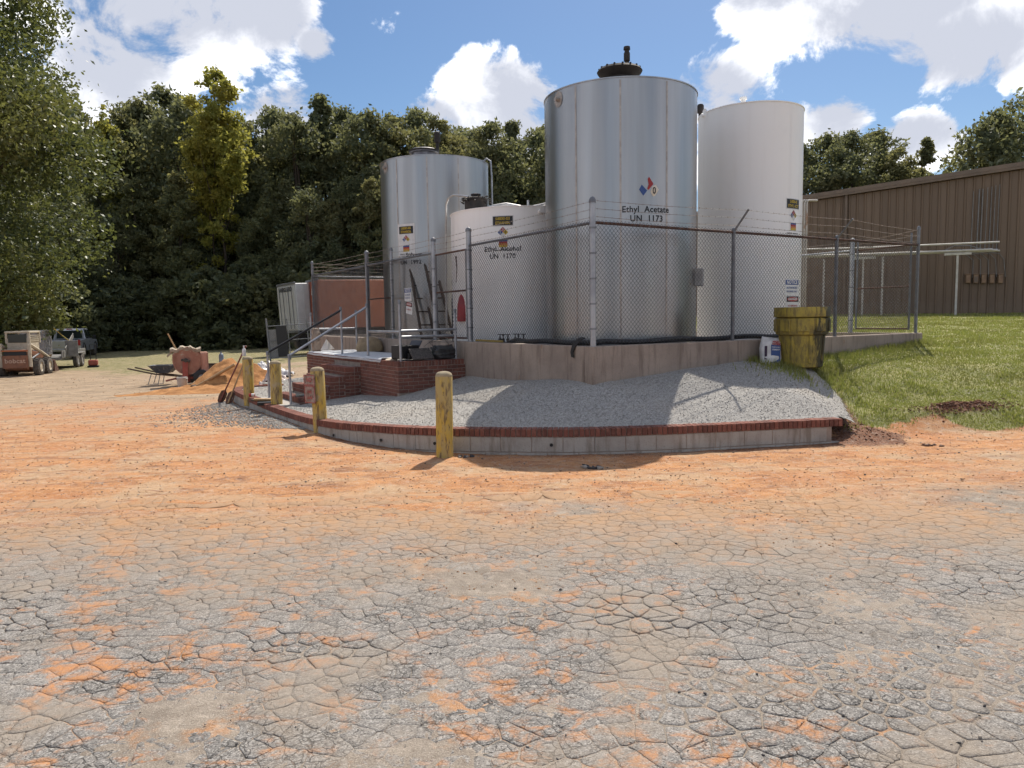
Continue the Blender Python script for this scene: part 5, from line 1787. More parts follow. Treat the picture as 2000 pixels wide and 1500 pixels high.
# ------------------------------------------------------------------ notice signs on the fence
def notice(loc, rz, lab, second=True, tilt=0.0):
    e = empty('notice_sign', loc, label=lab, cat='sign', rot=(0, tilt, rz))
    MB().cbox((0, 0, 0), (.36, .006, .28), .002).build('plate', M_SHEETM, e)
    MB().box((0, -.005, .085), (.34, .003, .085)).build('header', M_BLUE, e)
    for key, z, mt, sx in (('notice', .085, M_SHEETM, .85), ('auth', -.01, M_BLUE, .85), ('pers', -.075, M_BLUE, .75)):
        vs, fs = TEXTS[key]
        MB().add([(v[0] * sx, -.008, v[1] + z) for v in vs], fs).build('lettering', mt, e)
    return e
def danger(loc, rz, lab, tilt=0.0):
    e = empty('danger_sign', loc, label=lab, cat='sign', rot=(0, tilt, rz))
    MB().cbox((0, 0, 0), (.33, .006, .27), .002).build('plate', M_SHEETM, e)
    MB().box((0, -.005, .075), (.31, .003, .095)).build('header', M_INK, e)
    ov = [(.145 * math.cos(t), .04 * math.sin(t)) for t in np.linspace(0, 2 * math.pi, 28)[:-1]]
    MB().add([(x, -.0075, .075 + z) for x, z in ov], [tuple(range(len(ov)))]).build('oval', M_RED, e)
    for key, z, mt, sx in (('danger', .075, M_SHEETM, .95), ('nosmoke', -.04, M_RED, .9)):
        vs, fs = TEXTS[key]
        MB().add([(v[0] * sx, -.0095, v[1] + z) for v in vs], fs).build('lettering', mt, e)
    return e
notice(W(4.39, .03, 2.21), TH, 'blue and white notice sign on the fence above the yellow drum')
danger(W(4.42, .035, 1.93), TH, 'danger sign below the notice, half hidden by the yellow drum')
notice(W(.02, 6.55, 2.30), TH - R(90), 'blue and white notice sign on the fence behind the landing')
danger(W(.02, 6.50, 2.01), TH - R(90), 'crooked red danger sign on the fence behind the landing', .12)
# ------------------------------------------------------------------ things inside the enclosure
M_REDC = simple('red_vinyl', (.42, .022, .028), (.30, .016, .022), 5, .4, 0, .1)
e = empty('equipment_cover', W(.42, 4.66, 1.70), label='red vinyl cover hanging inside the gate', cat='cover')
MB().lathe([(.155, 0), (.16, .05), (.15, .30), (.12, .46), (.07, .57), (.02, .62)], 24, wob=lambda a, z: 1 + .05 * math.sin(4 * a + 3 * z)).build('hood', M_REDC, e, smooth=True)
MB().tube([(0, 0, .6), (0, .02, .95)], .006, 5).build('cord', M_INK, e)
M_WOODD = simple('weathered_wood', (.085, .055, .038), (.05, .035, .026), 8, .9, 0, .4, 40, stretch=(3, 3, .4))
M_WOOD = simple('raw_timber', (.46, .30, .155), (.36, .225, .11), 6, .8, 0, .2, 40, stretch=(4, 4, .6))
for k, (b0, b1, a0, lab) in enumerate(((7.15, 6.75, .5, 'dark wooden ladder leaning inside the fence behind the landing'), (6.85, 6.25, .75, 'second dark wooden ladder leaning against the farthest tank'))):
    e = empty('ladder', W(a0, b0, WT - .5), label=lab, cat='ladder')
    off = Vector(e.location)
    for da in (0, .34):
        q0, q1 = W(a0 + da, b1, .80), W(a0 + da * .75, b0 + .35, 3.02)
        MB().tube([q0 - off, q1 - off], .036, 6).build('side_rail', M_WOODD, e)
    for t in np.linspace(.1, .92, 7):
        p = W(a0, b1, .8).lerp(W(a0, b0 + .35, 3.02), t); q = W(a0 + .34, b1, .8).lerp(W(a0 + .255, b0 + .35, 3.02), t)
        MB().tube([p - off, q - off], .018, 6).build('rung', M_WOODD, e)
M_TRUCK = simple('dark_blue_steel', (.035, .04, .055), (.06, .06, .075), 6, .5, .5)
for k, (a, b, lab) in enumerate(((.75, 5.55, 'dark hand truck standing behind the gate post'), (.95, 5.05, 'dark hand truck beside the red cover'))):
    e = empty('hand_truck', W(a, b, .75), TH, label=lab, cat='hand truck', group='hand trucks inside the gate')
    for sx in (-.16, .16):
        MB().tube([(sx, 0, .05), (sx, 0, 1.35), (sx * .9, -.04, 1.62)], .02, 8).build('upright', M_TRUCK, e, smooth=True)
        MB().cbox((sx * .9, -.05, 1.70), (.06, .06, .22), .015, rx=-.3).build('grip', M_INK, e)
        MB().lathe([(.05, -.03), (.12, -.03), (.12, .03), (.05, .03)], 18).build('wheel', M_INK, e, smooth=True, loc=(sx, .08, .12), rot=(0, R(90), 0))
    for z in (.35, .75, 1.15):
        MB().box((0, 0, z), (.32, .025, .05)).build('crossbar', M_TRUCK, e)
    MB().box((0, -.12, .03), (.36, .24, .012)).build('toe_plate', M_TRUCK, e)
e = empty('black_hose', W(.5, .5, WT), label='black corrugated hose lying along the inside of the concrete wall', cat='hose')
off = Vector(e.location)
pts = [W(.34, 2.9, WT - .02)] + [W(.30 + .03 * math.sin(b * 3), b, WT + .035 + .01 * math.sin(b * 5)) for b in np.arange(2.6, .45, -.18)] + [W(.33, .36, WT + .04)] + \
      [W(a, .31 + .03 * math.sin(a * 3), WT + .04 + .012 * math.sin(a * 4)) for a in np.arange(.5, 4.6, .18)]
fine = catmull([p - off for p in pts], .02)
MB().tube(fine, [.040 + .005 * (i % 2) for i in range(len(fine))], 9).build('tube', M_BLACK, e, smooth=True)
M_VALVE = simple('dirty_valve', (.11, .095, .08), (.06, .05, .045), 9, .6, .5)
for k, (a, b, z, lab) in enumerate(((.45, 3.2, WT + .03, 'small dark valve cluster beside the landing gate post'), (.5, 2.75, WT + .04, 'small dark valve cluster near the black hose end'))):
    e = empty('valve_cluster', W(a, b, z - .1), TH + R(90), label=lab, cat='valve', group='valve clusters behind the wall')
    MB().tube([(-.22, 0, .03), (.22, 0, .03)], .035, 10).build('pipe', M_VALVE, e, smooth=True)
    for x in (-.12, .05, .16):
        MB().lathe([(.03, .03), (.03, .12), (.012, .13), (.012, .19), (.05, .195), (.05, .205)], 10, (x, 0, 0)).build('valve', M_VALVE, e, smooth=True)
e = empty('gate_valve', W(.95, 1.9, WT - .25), label='upright gate valve with handwheel between short white and corner tank', cat='valve')
MB().lathe([(.055, 0), (.06, .28), (.07, .3), (.06, .38), (.03, .42), (.025, .54), (.012, .56), (.012, .64), (.10, .645), (.10, .665), (.02, .67)], 14).build('body', M_VALVE, e, smooth=True)
M_YHOSE = simple('yellow_hose', (.50, .36, .08), (.42, .29, .07), 8, .6)
e = empty('yellow_pole', W(.13, 3.3, WT + .03), label='yellow pole lying on top of the concrete wall', cat='pole')
off = Vector(e.location)
MB().tube([W(.13, 3.7, WT + .025) - off, W(.14, 2.75, WT + .02) - off], .02, 8).build('pole', M_YHOSE, e, smooth=True)
e = empty('hose_strap', W(.35, 4.85, 3.0), label='brown strap hanging from the fence top inside the gate', cat='strap')
MB().tube([(0, 0, 0), (.03, -.02, -.25), (.0, .03, -.5), (.05, -.02, -.62)], [.03, .035, .028, .012], 7).build('strap', simple('brown_strap', (.10, .06, .05)), e, smooth=True)
e = empty('instrument_box', (1.964 + 1.37 * math.cos(R(-22)), 13.3 + 1.37 * math.sin(R(-22)), 2.40), R(-22), label='grey instrument box on the side of the corner tank', cat='box')
MB().cbox((0, 0, 0), (.16, .14, .30), .01).build('case', simple('grey_box', (.40, .40, .39)), e)

# ------------------------------------------------------------------ clutter on the landing
M_TARP = simple('pale_tarp', (.60, .61, .63), (.50, .51, .53), 4, .5, 0, .25, 12)
na, nb_ = 26, 60
AA, BB = np.meshgrid(np.linspace(A0 - .02, -.25, na), np.linspace(4.75, 9.45, nb_), indexing='ij')
ZZ = LZ + .02 + .05 * np.clip(fbm(AA * 3.1, BB * 2.1, 5, 4) - .38, 0, 1)
edge = (AA < A0 + .01)
ZZ = np.where(edge, LZ - .03 - .03 * fbm(BB * 2, BB * 0, 9, 2), ZZ)
BB2 = BB + .12 * (fbm(AA * 2, BB * 1.5, 12, 3) - .5)
XX = CX + AA * U[0] + BB2 * V[0]; YY = CY + AA * U[1] + BB2 * V[1]
idg = np.arange(na * nb_).reshape(na, nb_)
tq = np.stack([idg[:-1, :-1], idg[1:, :-1], idg[1:, 1:], idg[:-1, 1:]], -1).reshape(-1, 4)
o = obj('plastic_sheet', np_mesh('plastic_sheet', np.stack([XX, YY, ZZ], -1).reshape(-1, 3), tq, M_TARP, smooth=True))
sm = o.modifiers.new('solid', 'SOLIDIFY'); sm.thickness = .004
tag(o, 'crumpled pale plastic sheet covering the brick landing', 'sheet')
e = empty('black_crate', W(-1.05, 4.30, LZ + .03), TH + .3, label='open black plastic crate on the landing', cat='crate')
MB().cbox((0, 0, .02), (.40, .30, .03), .008).build('bottom', M_INK, e)
for (x, y, sx, sy) in ((0, -.15, .40, .02), (0, .15, .40, .02), (-.2, 0, .02, .30), (.2, 0, .02, .30)):
    MB().cbox((x, y, .13), (sx, sy, .24), .006).build('side', M_INK, e)
MB().cbox((.22, .02, .19), (.02, .30, .34), .006, ry=.6).build('flap', simple('dark_plastic', (.045, .045, .055), None, 5, .4), e)
M_SPECK = simple('speckled_board', (.11, .095, .085), (.035, .03, .028), 45, .8, 0, .3, 90, (.26, .24, .22), (.6, .66))
e = empty('mortar_board', W(-.85, 3.98 + .05, LZ + .02), TH + .1, label='mortar-speckled black tray propped on the landing edge', cat='tray')
MB().cbox((0, 0, .10), (.44, .03, .26), .006, rx=-.75).build('board', M_SPECK, e)
MB().cbox((-.05, .12, .06), (.4, .2, .1), .01).build('tub', M_INK, e)
e = empty('black_bag', W(-.35, 4.12, LZ + .01), TH, label='black bag of tangled wire and rods on the landing', cat='bag')
cloth_bag(.46, .3, .24, 9, crumple=.09).build('sack', simple('black_plastic_bag', (.02, .02, .022), (.05, .05, .05), 20, .35, 0, .3), e, smooth=True, angle=80)
for k in range(7):
    p = Vector((random.uniform(-.2, .2), random.uniform(-.1, .1), .15))
    MB().tube([p, p + Vector((random.uniform(-.3, .3), random.uniform(-.1, .1), random.uniform(.08, .2))), p + Vector((random.uniform(-.4, .4), 0, random.uniform(.15, .42)))], .004, 5).build('wire', M_INK, e)
M_BURL = simple('burlap', (.33, .25, .15), (.25, .18, .11), 9, .95, 0, .4, 80)
e = empty('burlap_sack', W(-.28, 8.2, LZ + .03), TH + R(90), label='rounded tan burlap sack against the concrete wall on the landing', cat='sack')
MB().lathe([(.30, 0), (.32, .08), (.29, .2), (.2, .30), (.06, .34)], 24, wob=lambda a, z: 1 + .07 * math.sin(3 * a + 2) + .03 * math.sin(7 * a)).build('sack', M_BURL, e, smooth=True)
e = empty('canvas_bag', W(-1.2, 9.35, LZ + .02), TH, label='upright tan canvas bag at the far corner of the landing', cat='bag')
cloth_bag(.20, .16, .55, 12, crumple=.08).build('sack', simple('canvas', (.40, .31, .24), (.30, .22, .165), 9, .9, 0, .3), e, smooth=True, angle=80)
e = empty('paper_sheet', W(-1.05, 9.0, LZ + .06), TH, label='folded white paper standing on the landing near the canvas bag', cat='paper')
MB().add([(-.16, 0, 0), (.02, -.06, 0), (.0, .02, .26), (.2, .05, .02), (-.14, .006, 0), (.02, -.05, -.002)], [(0, 1, 2), (1, 3, 2)]).build('sheet', simple('paper', (.68, .62, .56)), e)
e = empty('offcut_paper', W(-1.3, 4.42, LZ + .015), TH, label='torn pale paper scrap on the front edge of the landing', cat='paper')
MB().add([(-.12, -.05, 0), (.1, -.09, -.01), (.16, .05, .03), (-.05, .09, .015), (0, 0, .04)], [(0, 1, 4), (1, 2, 4), (2, 3, 4), (3, 0, 4)]).build('scrap', simple('tan_paper', (.60, .50, .38)), e)
e = empty('work_glove', W(-2.5, 6.15, .275), 0.4, label='grey glove left on the lowest brick step', cat='glove')
mb = MB()
mb.cbox((0, 0, .02), (.10, .09, .035), .012)
for k in range(4):
    mb.tube([(.04, -.035 + k * .023, .02), (.09, -.04 + k * .026, .028), (.13 - .01 * (k == 0), -.044 + k * .029, .016)], [.012, .011, .008], 6)
mb.tube([(-.01, .04, .02), (.02, .075, .025), (.05, .09, .018)], [.013, .012, .009], 6)
mb.tube([(-.04, 0, .02), (-.10, 0, .018)], [.036, .044], 10)
o = mb.build('glove', simple('grey_knit', (.30, .31, .28), (.22, .23, .21), 12, .95), e, smooth=True); o['kind'] = 'stuff'

# ------------------------------------------------------------------ mortar mixer and masonry gear
M_MIX = simple('faded_orange_paint', (.40, .20, .14), (.32, .145, .10), 4, .65, .1, .1, 30, (.42, .34, .28), (.56, .70))
M_MIXR = simple('red_paint', (.34, .075, .055), (.28, .06, .045), 6, .5, 0, .05, c3=(.45, .30, .25), t3=(.6, .7))
M_CRUST = simple('mortar_crust', (.42, .36, .28), (.33, .27, .20), 7, .95, 0, .5)
mx_, my_ = -10.3, 23.4
e = empty('mortar_mixer', (mx_, my_, gz(mx_, my_)), R(24), label='faded orange mortar mixer with a round drum by the sand pile', cat='mixer')
e.scale = (.93, .93, .93)
N = 36
vs, fs = [], []
for y in (-.32, .32):
    for k in range(N + 1):
        a = math.pi * (-1.08 + 1.16 * k / N) + R(8)
        vs.append((.44 * math.cos(a), y, .80 + .44 * math.sin(a)))
vs += [(.02, -.32, .85), (.02, .32, .85)]
n1_ = N + 1
for k in range(N):
    fs.append((k, k + 1, n1_ + k + 1, n1_ + k))
    fs.append((2 * n1_, k + 1, k)); fs.append((2 * n1_ + 1, n1_ + k, n1_ + k + 1))
MB().add(vs, fs).build('drum', M_MIX, e)
MB().add([(-.46, -.335, .80), (-.40, -.335, .58), (-.25, -.335, .42), (0, -.335, .35), (.25, -.335, .43), (.40, -.335, .6), (.45, -.335, .95), (.30, -.335, 1.22), (.02, -.335, 1.30), (-.30, -.335, 1.22), (-.45, -.335, 1.05),
          (-.46, -.32, .80), (-.40, -.32, .58), (-.25, -.32, .42), (0, -.32, .35), (.25, -.32, .43), (.40, -.32, .6), (.45, -.32, .95), (.30, -.32, 1.22), (.02, -.32, 1.30), (-.30, -.32, 1.22), (-.45, -.32, 1.05)],
         [tuple(range(11)), tuple(range(21, 10, -1))] + [((k + 1) % 11, k, 11 + k, 11 + (k + 1) % 11) for k in range(11)]).build('end_plate', M_MIX, e)
MB().lathe([(.41, 0), (.44, 0), (.44, .03), (.41, .03)], 40, close=False).build('rim', M_MIX, e, smooth=True, loc=(0, -.33, .80), rot=(R(90), 0, 0))
mb = MB()
lip = []
for k in range(13):
    x = -.52 + k * .08
    lip.append((x, 1.22 + .028 * math.sin(k * 1.7) + (.06 if 3 < k < 9 else 0)))
vs, fs = [], []
for k, (x, z) in enumerate(lip):
    vs += [(x, -.36, z - .10), (x, -.36, z), (x, .36, z + .03), (x, .36, z - .10)]
    if k:
        q = 4 * k
        fs += [(q - 4 + j, q + j, q + (j + 1) % 4, q - 4 + (j + 1) % 4) for j in range(4)]
fs += [(3, 2, 1, 0), (48, 49, 50, 51)]
mb.add(vs, fs); mb.build('crusted_lip', M_CRUST, e)
MB().add([(-.42, -.3, 1.2), (-.62, -.26, 1.02), (-.62, .26, 1.02), (-.42, .3, 1.2), (-.42, -.3, 1.12), (-.60, -.26, .96), (-.60, .26, .96), (-.42, .3, 1.12)],
         [(0, 1, 2, 3), (7, 6, 5, 4), (0, 4, 5, 1), (1, 5, 6, 2), (2, 6, 7, 3)]).build('spout', M_CRUST, e)
MB().cbox((-.08, -.42, .50), (.17, .06, .72), .01, rz=0, ry=.06).build('leg', M_MIXR, e)
MB().cbox((.0, .42, .42), (.14, .06, .7), .01).build('leg', M_MIXR, e)
MB().lathe([(.10, 0), (.10, .05), (.045, .06), (.045, .12)], 16).build('bearing', M_VALVE, e, smooth=True, loc=(-.05, -.37, .82), rot=(R(90), 0, 0))
MB().cbox((-.05, -.44, .84), (.28, .05, .08), .01, ry=.2).build('lever', M_VALVE, e)
MB().cbox((.52, .02, .70), (.28, .62, .80), .03).build('engine_cover', M_MIX, e)
MB().cbox((.52, -.30, .70), (.20, .02, .70), .008).build('engine_door', simple('pink_orange', (.52, .27, .20), (.44, .22, .165), 5, .6), e)
MB().cbox((.1, 0, .22), (1.0, .12, .08), .01).build('axle_beam', M_MIXR, e)
for sy in (-.42, .42):
    w1 = MB().lathe([(.10, -.07), (.22, -.075), (.26, -.05), (.26, .05), (.22, .075), (.10, .07)], 24).build('wheel', M_INK, e, smooth=True, loc=(.42, sy, .26), rot=(R(90), 0, 0))
    MB().lathe([(.10, -.078), (.10, .078)], 16).build('rim', M_GALVD, w1, smooth=True)
MB().tube([(-.1, .05, .28), (-.7, .1, .15)], .03, 8).build('drawbar', M_MIXR, e, smooth=True)
e = empty('wooden_pole', (mx_ - .38, my_ - .05, gz(mx_, my_) + .8), label='wooden shovel handle sticking up out of the mixer', cat='tool')
MB().tube([(.18, .1, 0), (-.16, -.02, .83)], .022, 8).build('handle', M_WOOD, e, smooth=True)
e = empty('gas_cylinder', (mx_ + .85, my_ + .6, gz(mx_ + .85, my_ + .6)), label='slim blue-grey cylinder standing behind the mortar mixer', cat='cylinder')
MB().lathe([(.07, 0), (.075, .02), (.075, .82), (.06, .88), (.03, .9), (.03, .95)], 20).build('body', simple('blue_grey_paint', (.20, .25, .32), (.15, .19, .25), 6, .45), e, smooth=True)
# wheelbarrow
wx, wy = -11.35, 24.0
e = empty('wheelbarrow', (wx, wy, gz(wx, wy)), R(6), label='dark blue wheelbarrow with wooden handles behind the mixer', cat='wheelbarrow')
mb = MB()
tubp = [(-.32, .60), (.40, .60)]
b_, t_ = [(-.18, -.16), (.22, -.20), (.22, .20), (-.18, .16)], [(-.40, -.30), (.48, -.33), (.48, .33), (-.40, .30)]
vs = [(x, y, .38) for x, y in b_] + [(x, y, .64) for x, y in t_] + [(x * .95, y * .93, .64) for x, y in t_] + [(x * .92, y * .9, .40) for x, y in b_]
fs = [(3, 2, 1, 0)] + [(i, (i + 1) % 4, 4 + (i + 1) % 4, 4 + i) for i in range(4)] + [(4 + i, 4 + (i + 1) % 4, 8 + (i + 1) % 4, 8 + i) for i in range(4)] + [(8 + i, 8 + (i + 1) % 4, 12 + (i + 1) % 4, 12 + i) for i in range(4)] + [(12, 13, 14, 15)]
MB().add(vs, fs).build('tub', simple('navy_tub', (.055, .07, .095), (.09, .095, .11), 7, .6, .2, .05, c3=(.30, .27, .24), t3=(.56, .64)), e, bevel=.02)
for sy in (-1, 1):
    MB().tube([(.75, sy * .10, .24), (-.2, sy * .24, .36), (-1.0, sy * .30, .56)], .024, 8).build('handle', M_WOODD, e, smooth=True)
    MB().tube([(-.30, sy * .24, .38), (-.42, sy * .24, .02), (-.12, sy * .22, .02), (-.05, sy * .2, .34)], .014, 7).build('leg', M_GALVD, e, smooth=True)
w1 = MB().lathe([(.06, -.03), (.15, -.045), (.19, -.03), (.19, .03), (.15, .045), (.06, .03)], 22).build('wheel', M_INK, e, smooth=True, loc=(.78, 0, .19), rot=(R(90), 0, 0))
# buckets
bx, by = -9.82, 21.9
e = empty('bucket', (bx, by, gz(bx, by)), label='white plastic bucket in front of the mixer', cat='bucket')
MB().lathe([(.125, 0), (.13, .01), (.15, .30), (.158, .305), (.158, .32), (.15, .325), (.152, .36), (.145, .365), (.138, .34), (.12, .05), (.02, .04)], 28).build('pail', simple('dirty_white_plastic', (.52, .50, .46), (.42, .39, .35), 7, .5, 0, .05), e, smooth=True)
MB().tube([(.155 * math.cos(a), -.02 - .05 * math.sin(a), .31 - .14 * math.sin(a)) for a in np.linspace(0, math.pi, 12)], .004, 5).build('bail', M_GALVD, e)
# sand pile
m, n = new_mat('orange_sand')
pos = n.n('ShaderNodeNewGeometry').outputs['Position']
f = n.noise(pos, 3.5, 6, .65)
col = n.mix(n.ramp(f, .35, .65), (.42, .205, .08), (.26, .12, .045))
col = n.mix(n.ramp(n.noise(pos, 30, 4, .7), .5, .75, 0, .4), col, (.56, .36, .19))
finish(n, col, .95, 0, n.math('ADD', f, n.math('MULTIPLY', n.noise(pos, 25, 4, .7), .4)), .6, .03, .2)
M_SAND = m
xs = np.linspace(-11.6, -5.9, 90); ys = np.linspace(19.6, 24.6, 80)
SX, SY = np.meshgrid(xs, ys)
dome = lambda x0, y0, rx, ry, h, p=1.0: h * np.clip(1 - (((SX - x0) / rx) ** 2 + ((SY - y0) / ry) ** 2) ** .5, 0, 1) ** p
lump = .75 + .5 * fbm(SX * 2.2, SY * 2.2, 33, 4)
hgt = dome(-8.35, 21.9, 1.15, 1.05, .80, .9) * lump + dome(-7.25, 21.9, .8, .8, .34, .9) * lump + dome(-9.2, 21.2, 1.6, 1.1, .10, .6) + dome(-8.3, 20.9, 2.0, 1.2, .14, .7) * lump + dome(-10.6, 20.6, 1.0, .6, .05, .7)
ids = np.arange(SX.size).reshape(SX.shape)
sq = np.stack([ids[:-1, :-1], ids[:-1, 1:], ids[1:, 1:], ids[1:, :-1]], -1)
keep = (np.maximum(np.maximum(hgt[:-1, :-1], hgt[1:, :-1]), np.maximum(hgt[:-1, 1:], hgt[1:, 1:])) > .001)
hz_ = ground_z(SX, SY) - .02 + hgt + .20 * (fbm(SX * 5, SY * 5, 35, 4) - .5) * np.clip(hgt * 4, 0, 1)
o = obj('sand_pile', np_mesh('sand_pile', np.stack([SX, SY, hz_], -1).reshape(-1, 3), sq[keep], M_SAND, smooth=True))
tag(o, 'heap of orange mason sand behind the curved wall end', 'sand pile')
def stick(name, label, cat, p0, p1, r, mat, nm='handle'):
    e = empty(name, p0, label=label, cat=cat)
    MB().tube([(0, 0, 0), Vector(p1) - Vector(p0)], r, 9).build(nm, mat, e, smooth=True)
    return e
e = stick('tamper', 'long pale wooden tamper leaning on the sand heap', 'tool', (-9.02, 21.0, gz(-9, 21.0) + .12), (-7.95, 21.15, .55), .045, M_WOOD)
MB().cbox((-.06, 0, -.02), (.16, .26, .13), .02, ry=.4).build('head', M_WOODD, e)
M_REDH = simple('red_handle', (.22, .06, .045), (.16, .045, .035), 8, .6)
for k, (p0, p1, mt, lab) in enumerate((((-6.72, 16.85, gz(-6.7, 16.8) + .02), (-6.02, 16.75, 1.22), M_REDH, 'red-handled shovel leaning on the end of the curved wall'),
                                       ((-6.42, 16.55, gz(-6.4, 16.5) + .02), (-6.12, 17.0, .95), M_WOOD, 'wooden shovel leaning beside the red-handled one'))):
    e = stick('shovel', lab, 'shovel', p0, p1, .018, mt)
    d = (Vector(p1) - Vector(p0)).normalized()
    q = Vector((0, 0, 0))
    sd = d.cross(Vector((0, 1, 0))).normalized()
    vs, fs = [], []
    for i, (t, wd) in enumerate(((.30, .02), (.25, .075), (.12, .085), (.0, .06), (-.04, .01))):
        for s_, dep in ((-1, 0), (0, .025), (1, 0)):
            vs.append(q + d * t + sd * wd * s_ + Vector((0, dep, 0)))
        if i:
            b = 3 * i
            fs += [(b - 3, b - 2, b + 1, b), (b - 2, b - 1, b + 2, b + 1)]
    o = MB().add(vs, fs).build('blade', M_RUST, e, smooth=True)
    sm = o.modifiers.new('solid', 'SOLIDIFY'); sm.thickness = .006
e = empty('dark_panel', (-10.35, 25.6, gz(-10.3, 25.6)), R(4), label='dark framed panel propped behind the sand heap', cat='panel')
MB().cbox((0, 0, .24), (.82, .04, .52), .008, rx=-.35).build('board', simple('dark_ply', (.06, .04, .03), (.09, .06, .045), 5, .8), e)
for (x, z, w_, h_) in ((0, .5, .86, .04), (-.42, .25, .04, .52)):
    MB().cbox((x, .0 - (z - .24) * -.33 - .03, z), (w_, .04, h_), .006, rx=-.35).build('edge_strip', M_WOODD, e)
def crumple(name, label, cat, x, y, rx, ry, h, mat, seed, k=36):
    a = np.linspace(-1, 1, k)
    A, B = np.meshgrid(a, a)
    rr_ = np.sqrt(A ** 2 + B ** 2)
    env = np.clip(1.08 - rr_ + .3 * (fbm(A * 2 + seed, B * 2, seed, 2) - .5), 0, 1) ** .5
    z = h * env * (.35 + 1.1 * np.abs(fbm(A * 2.6 + seed, B * 2.6, seed, 4) - .5) * 2.4)
    X, Y = x + rx * A, y + ry * B
    ids = np.arange(k * k).reshape(k, k)
    q = np.stack([ids[:-1, :-1], ids[:-1, 1:], ids[1:, 1:], ids[1:, :-1]], -1)
    m_ = (np.minimum(np.minimum(env[:-1, :-1], env[1:, 1:]), np.minimum(env[:-1, 1:], env[1:, :-1])) > .05)
    gnd = np.maximum(ground_z(X, Y), np.where(in_poly(X, Y, GPOLY), gravel_z(X, Y), -9))
    o = obj(name, np_mesh(name, np.stack([X, Y, gnd + z - .01], -1).reshape(-1, 3), q[m_], mat))
    tag(o, label, cat)
    return o
M_WRAP = simple('grey_white_wrap', (.62, .61, .62), (.30, .29, .31), 6, .4, 0, .2, 16)
crumple('wrap_heap', 'crumpled grey and white plastic wrap behind the bollards', 'plastic wrap', -8.3, 24.6, 1.0, .7, .62, M_WRAP, 3)
crumple('clear_bag', 'pale translucent plastic bag beside the sand heap', 'plastic bag', -6.85, 21.3, .50, .4, .55, simple('hazy_plastic', (.55, .46, .43), (.42, .34, .31), 5, .25, 0, .2, 16), 8)
crumple('blue_tarp', 'small pale blue tarp on the sand heap', 'tarp', -8.55, 23.3, .55, .35, .5, simple('pale_blue_tarp', (.40, .52, .58), (.52, .56, .58), 6, .5, 0, .2), 12)
crumple('pink_bag', 'small pink bag on the gravel behind the steps', 'bag', -6.2, 19.6, .3, .25, .22, simple('pink_bag', (.60, .28, .30), (.5, .36, .36), 6, .6, 0, .2), 15)
e = empty('plastic_bottle', (-5.62, 15.5, 1.045), label='small white plastic bottle on top of a yellow bollard', cat='bottle')
MB().lathe([(.035, 0), (.038, .01), (.038, .12), (.03, .15), (.014, .17), (.014, .2), (.017, .2), (.017, .22)], 16).build('body', simple('white_bottle', (.70, .70, .70)), e, smooth=True)
e = empty('drink_can', (-5.40, 15.22, .245), label='red and white drink can at the foot of a bollard', cat='can', rot=(0, R(90), .4))
MB().lathe([(.028, -.06), (.033, -.05), (.033, .05), (.028, .06)], 18).build('body', M_RED, e, smooth=True)
MB().lathe([(.0335, -.01), (.0335, .045)], 18, close=False).build('band', M_SHEETM, e, smooth=True)
for k, (x, y, z, rz, w_, lab) in enumerate(((-4.98, 14.66, .20, .9, .5, 'broken timber offcut lying on the brick cap'), (-4.86, 14.42, .235, .3, .42, 'short timber offcut across the brick cap by the handrail foot'))):
    e = empty('timber_offcut', (x, y, z), rz, label=lab, cat='timber')
    MB().cbox((0, 0, 0), (w_, .12, .035), .004, ry=.06).build('board', M_WOOD if k else M_WOODD, e)
    MB().cbox((.08, .09, -.012), (w_ * .7, .03, .03), .003).build('splinter', M_WOOD, e)
e = empty('black_board', (-4.78, 14.36, .175), .25, label='black scorched board under the timber offcuts on the cap', cat='board')
MB().cbox((0, 0, 0), (.40, .22, .06), .006, rx=.1).build('board', M_INK, e)
for k, (x, y, s_, lab) in enumerate(((.92, 8.42, .06, 'dark clod of torn asphalt in the shadow of the tank'), (-.62, 9.2, .05, 'dark asphalt lump beside the lone bollard'), (5.45, 9.45, .05, 'brown clod of clay on the dirt near the wall end'))):
    P = np.array([[x + random.uniform(-.12, .12), y + random.uniform(-.06, .06), 0] for _ in range(9)])
    P[:, 2] = ground_z(P[:, 0], P[:, 1]) + s_ * .2
    S = np.array([s_ * random.uniform(.35, 1) for _ in range(9)])
    o = obj('dirt_clod', np_mesh('dirt_clod', *stones(P, S, 40 + k), M_PEB if k < 2 else simple('clay_clod', (.15, .07, .04))))
    tag(o, lab, 'clod', 'clods on the dirt', 'stuff')
# ------------------------------------------------------------------ skid steer loader
def wheel(parent, loc, r, w_, rot, tyre, rimm, lugs=0):
    o = MB().lathe([(r * .55, -w_ / 2), (r * .88, -w_ / 2), (r, -w_ * .36), (r, w_ * .36), (r * .88, w_ / 2), (r * .55, w_ / 2)], 30, close=False).build('wheel', tyre, parent, smooth=True, loc=loc, rot=rot)
    MB().lathe([(r * .12, -w_ * .42), (r * .5, -w_ * .36), (r * .57, -w_ * .46), (r * .57, w_ * .46), (r * .5, w_ * .36), (r * .12, w_ * .42)], 24).build('rim', rimm, o, smooth=True)
    if lugs:
        mb = MB()
        for k in range(lugs):
            a = 2 * math.pi * k / lugs
            for s_ in (-1, 1):
                mb.box((r * 1.0 * math.cos(a + s_ * .05), r * 1.0 * math.sin(a + s_ * .05), s_ * w_ * .22), (.045, .05, w_ * .5), rz=a, rx=s_ * .5)
        t = mb.build('tread', tyre, o); t['kind'] = 'stuff'
    return o
M_TYRE = simple('dusty_tyre', (.07, .065, .06), (.12, .10, .085), 6, .9)
M_CREAM = simple('cream_paint', (.52, .46, .36), (.42, .36, .27), 5, .6, 0, .05, c3=(.25, .15, .09), t3=(.6, .7))
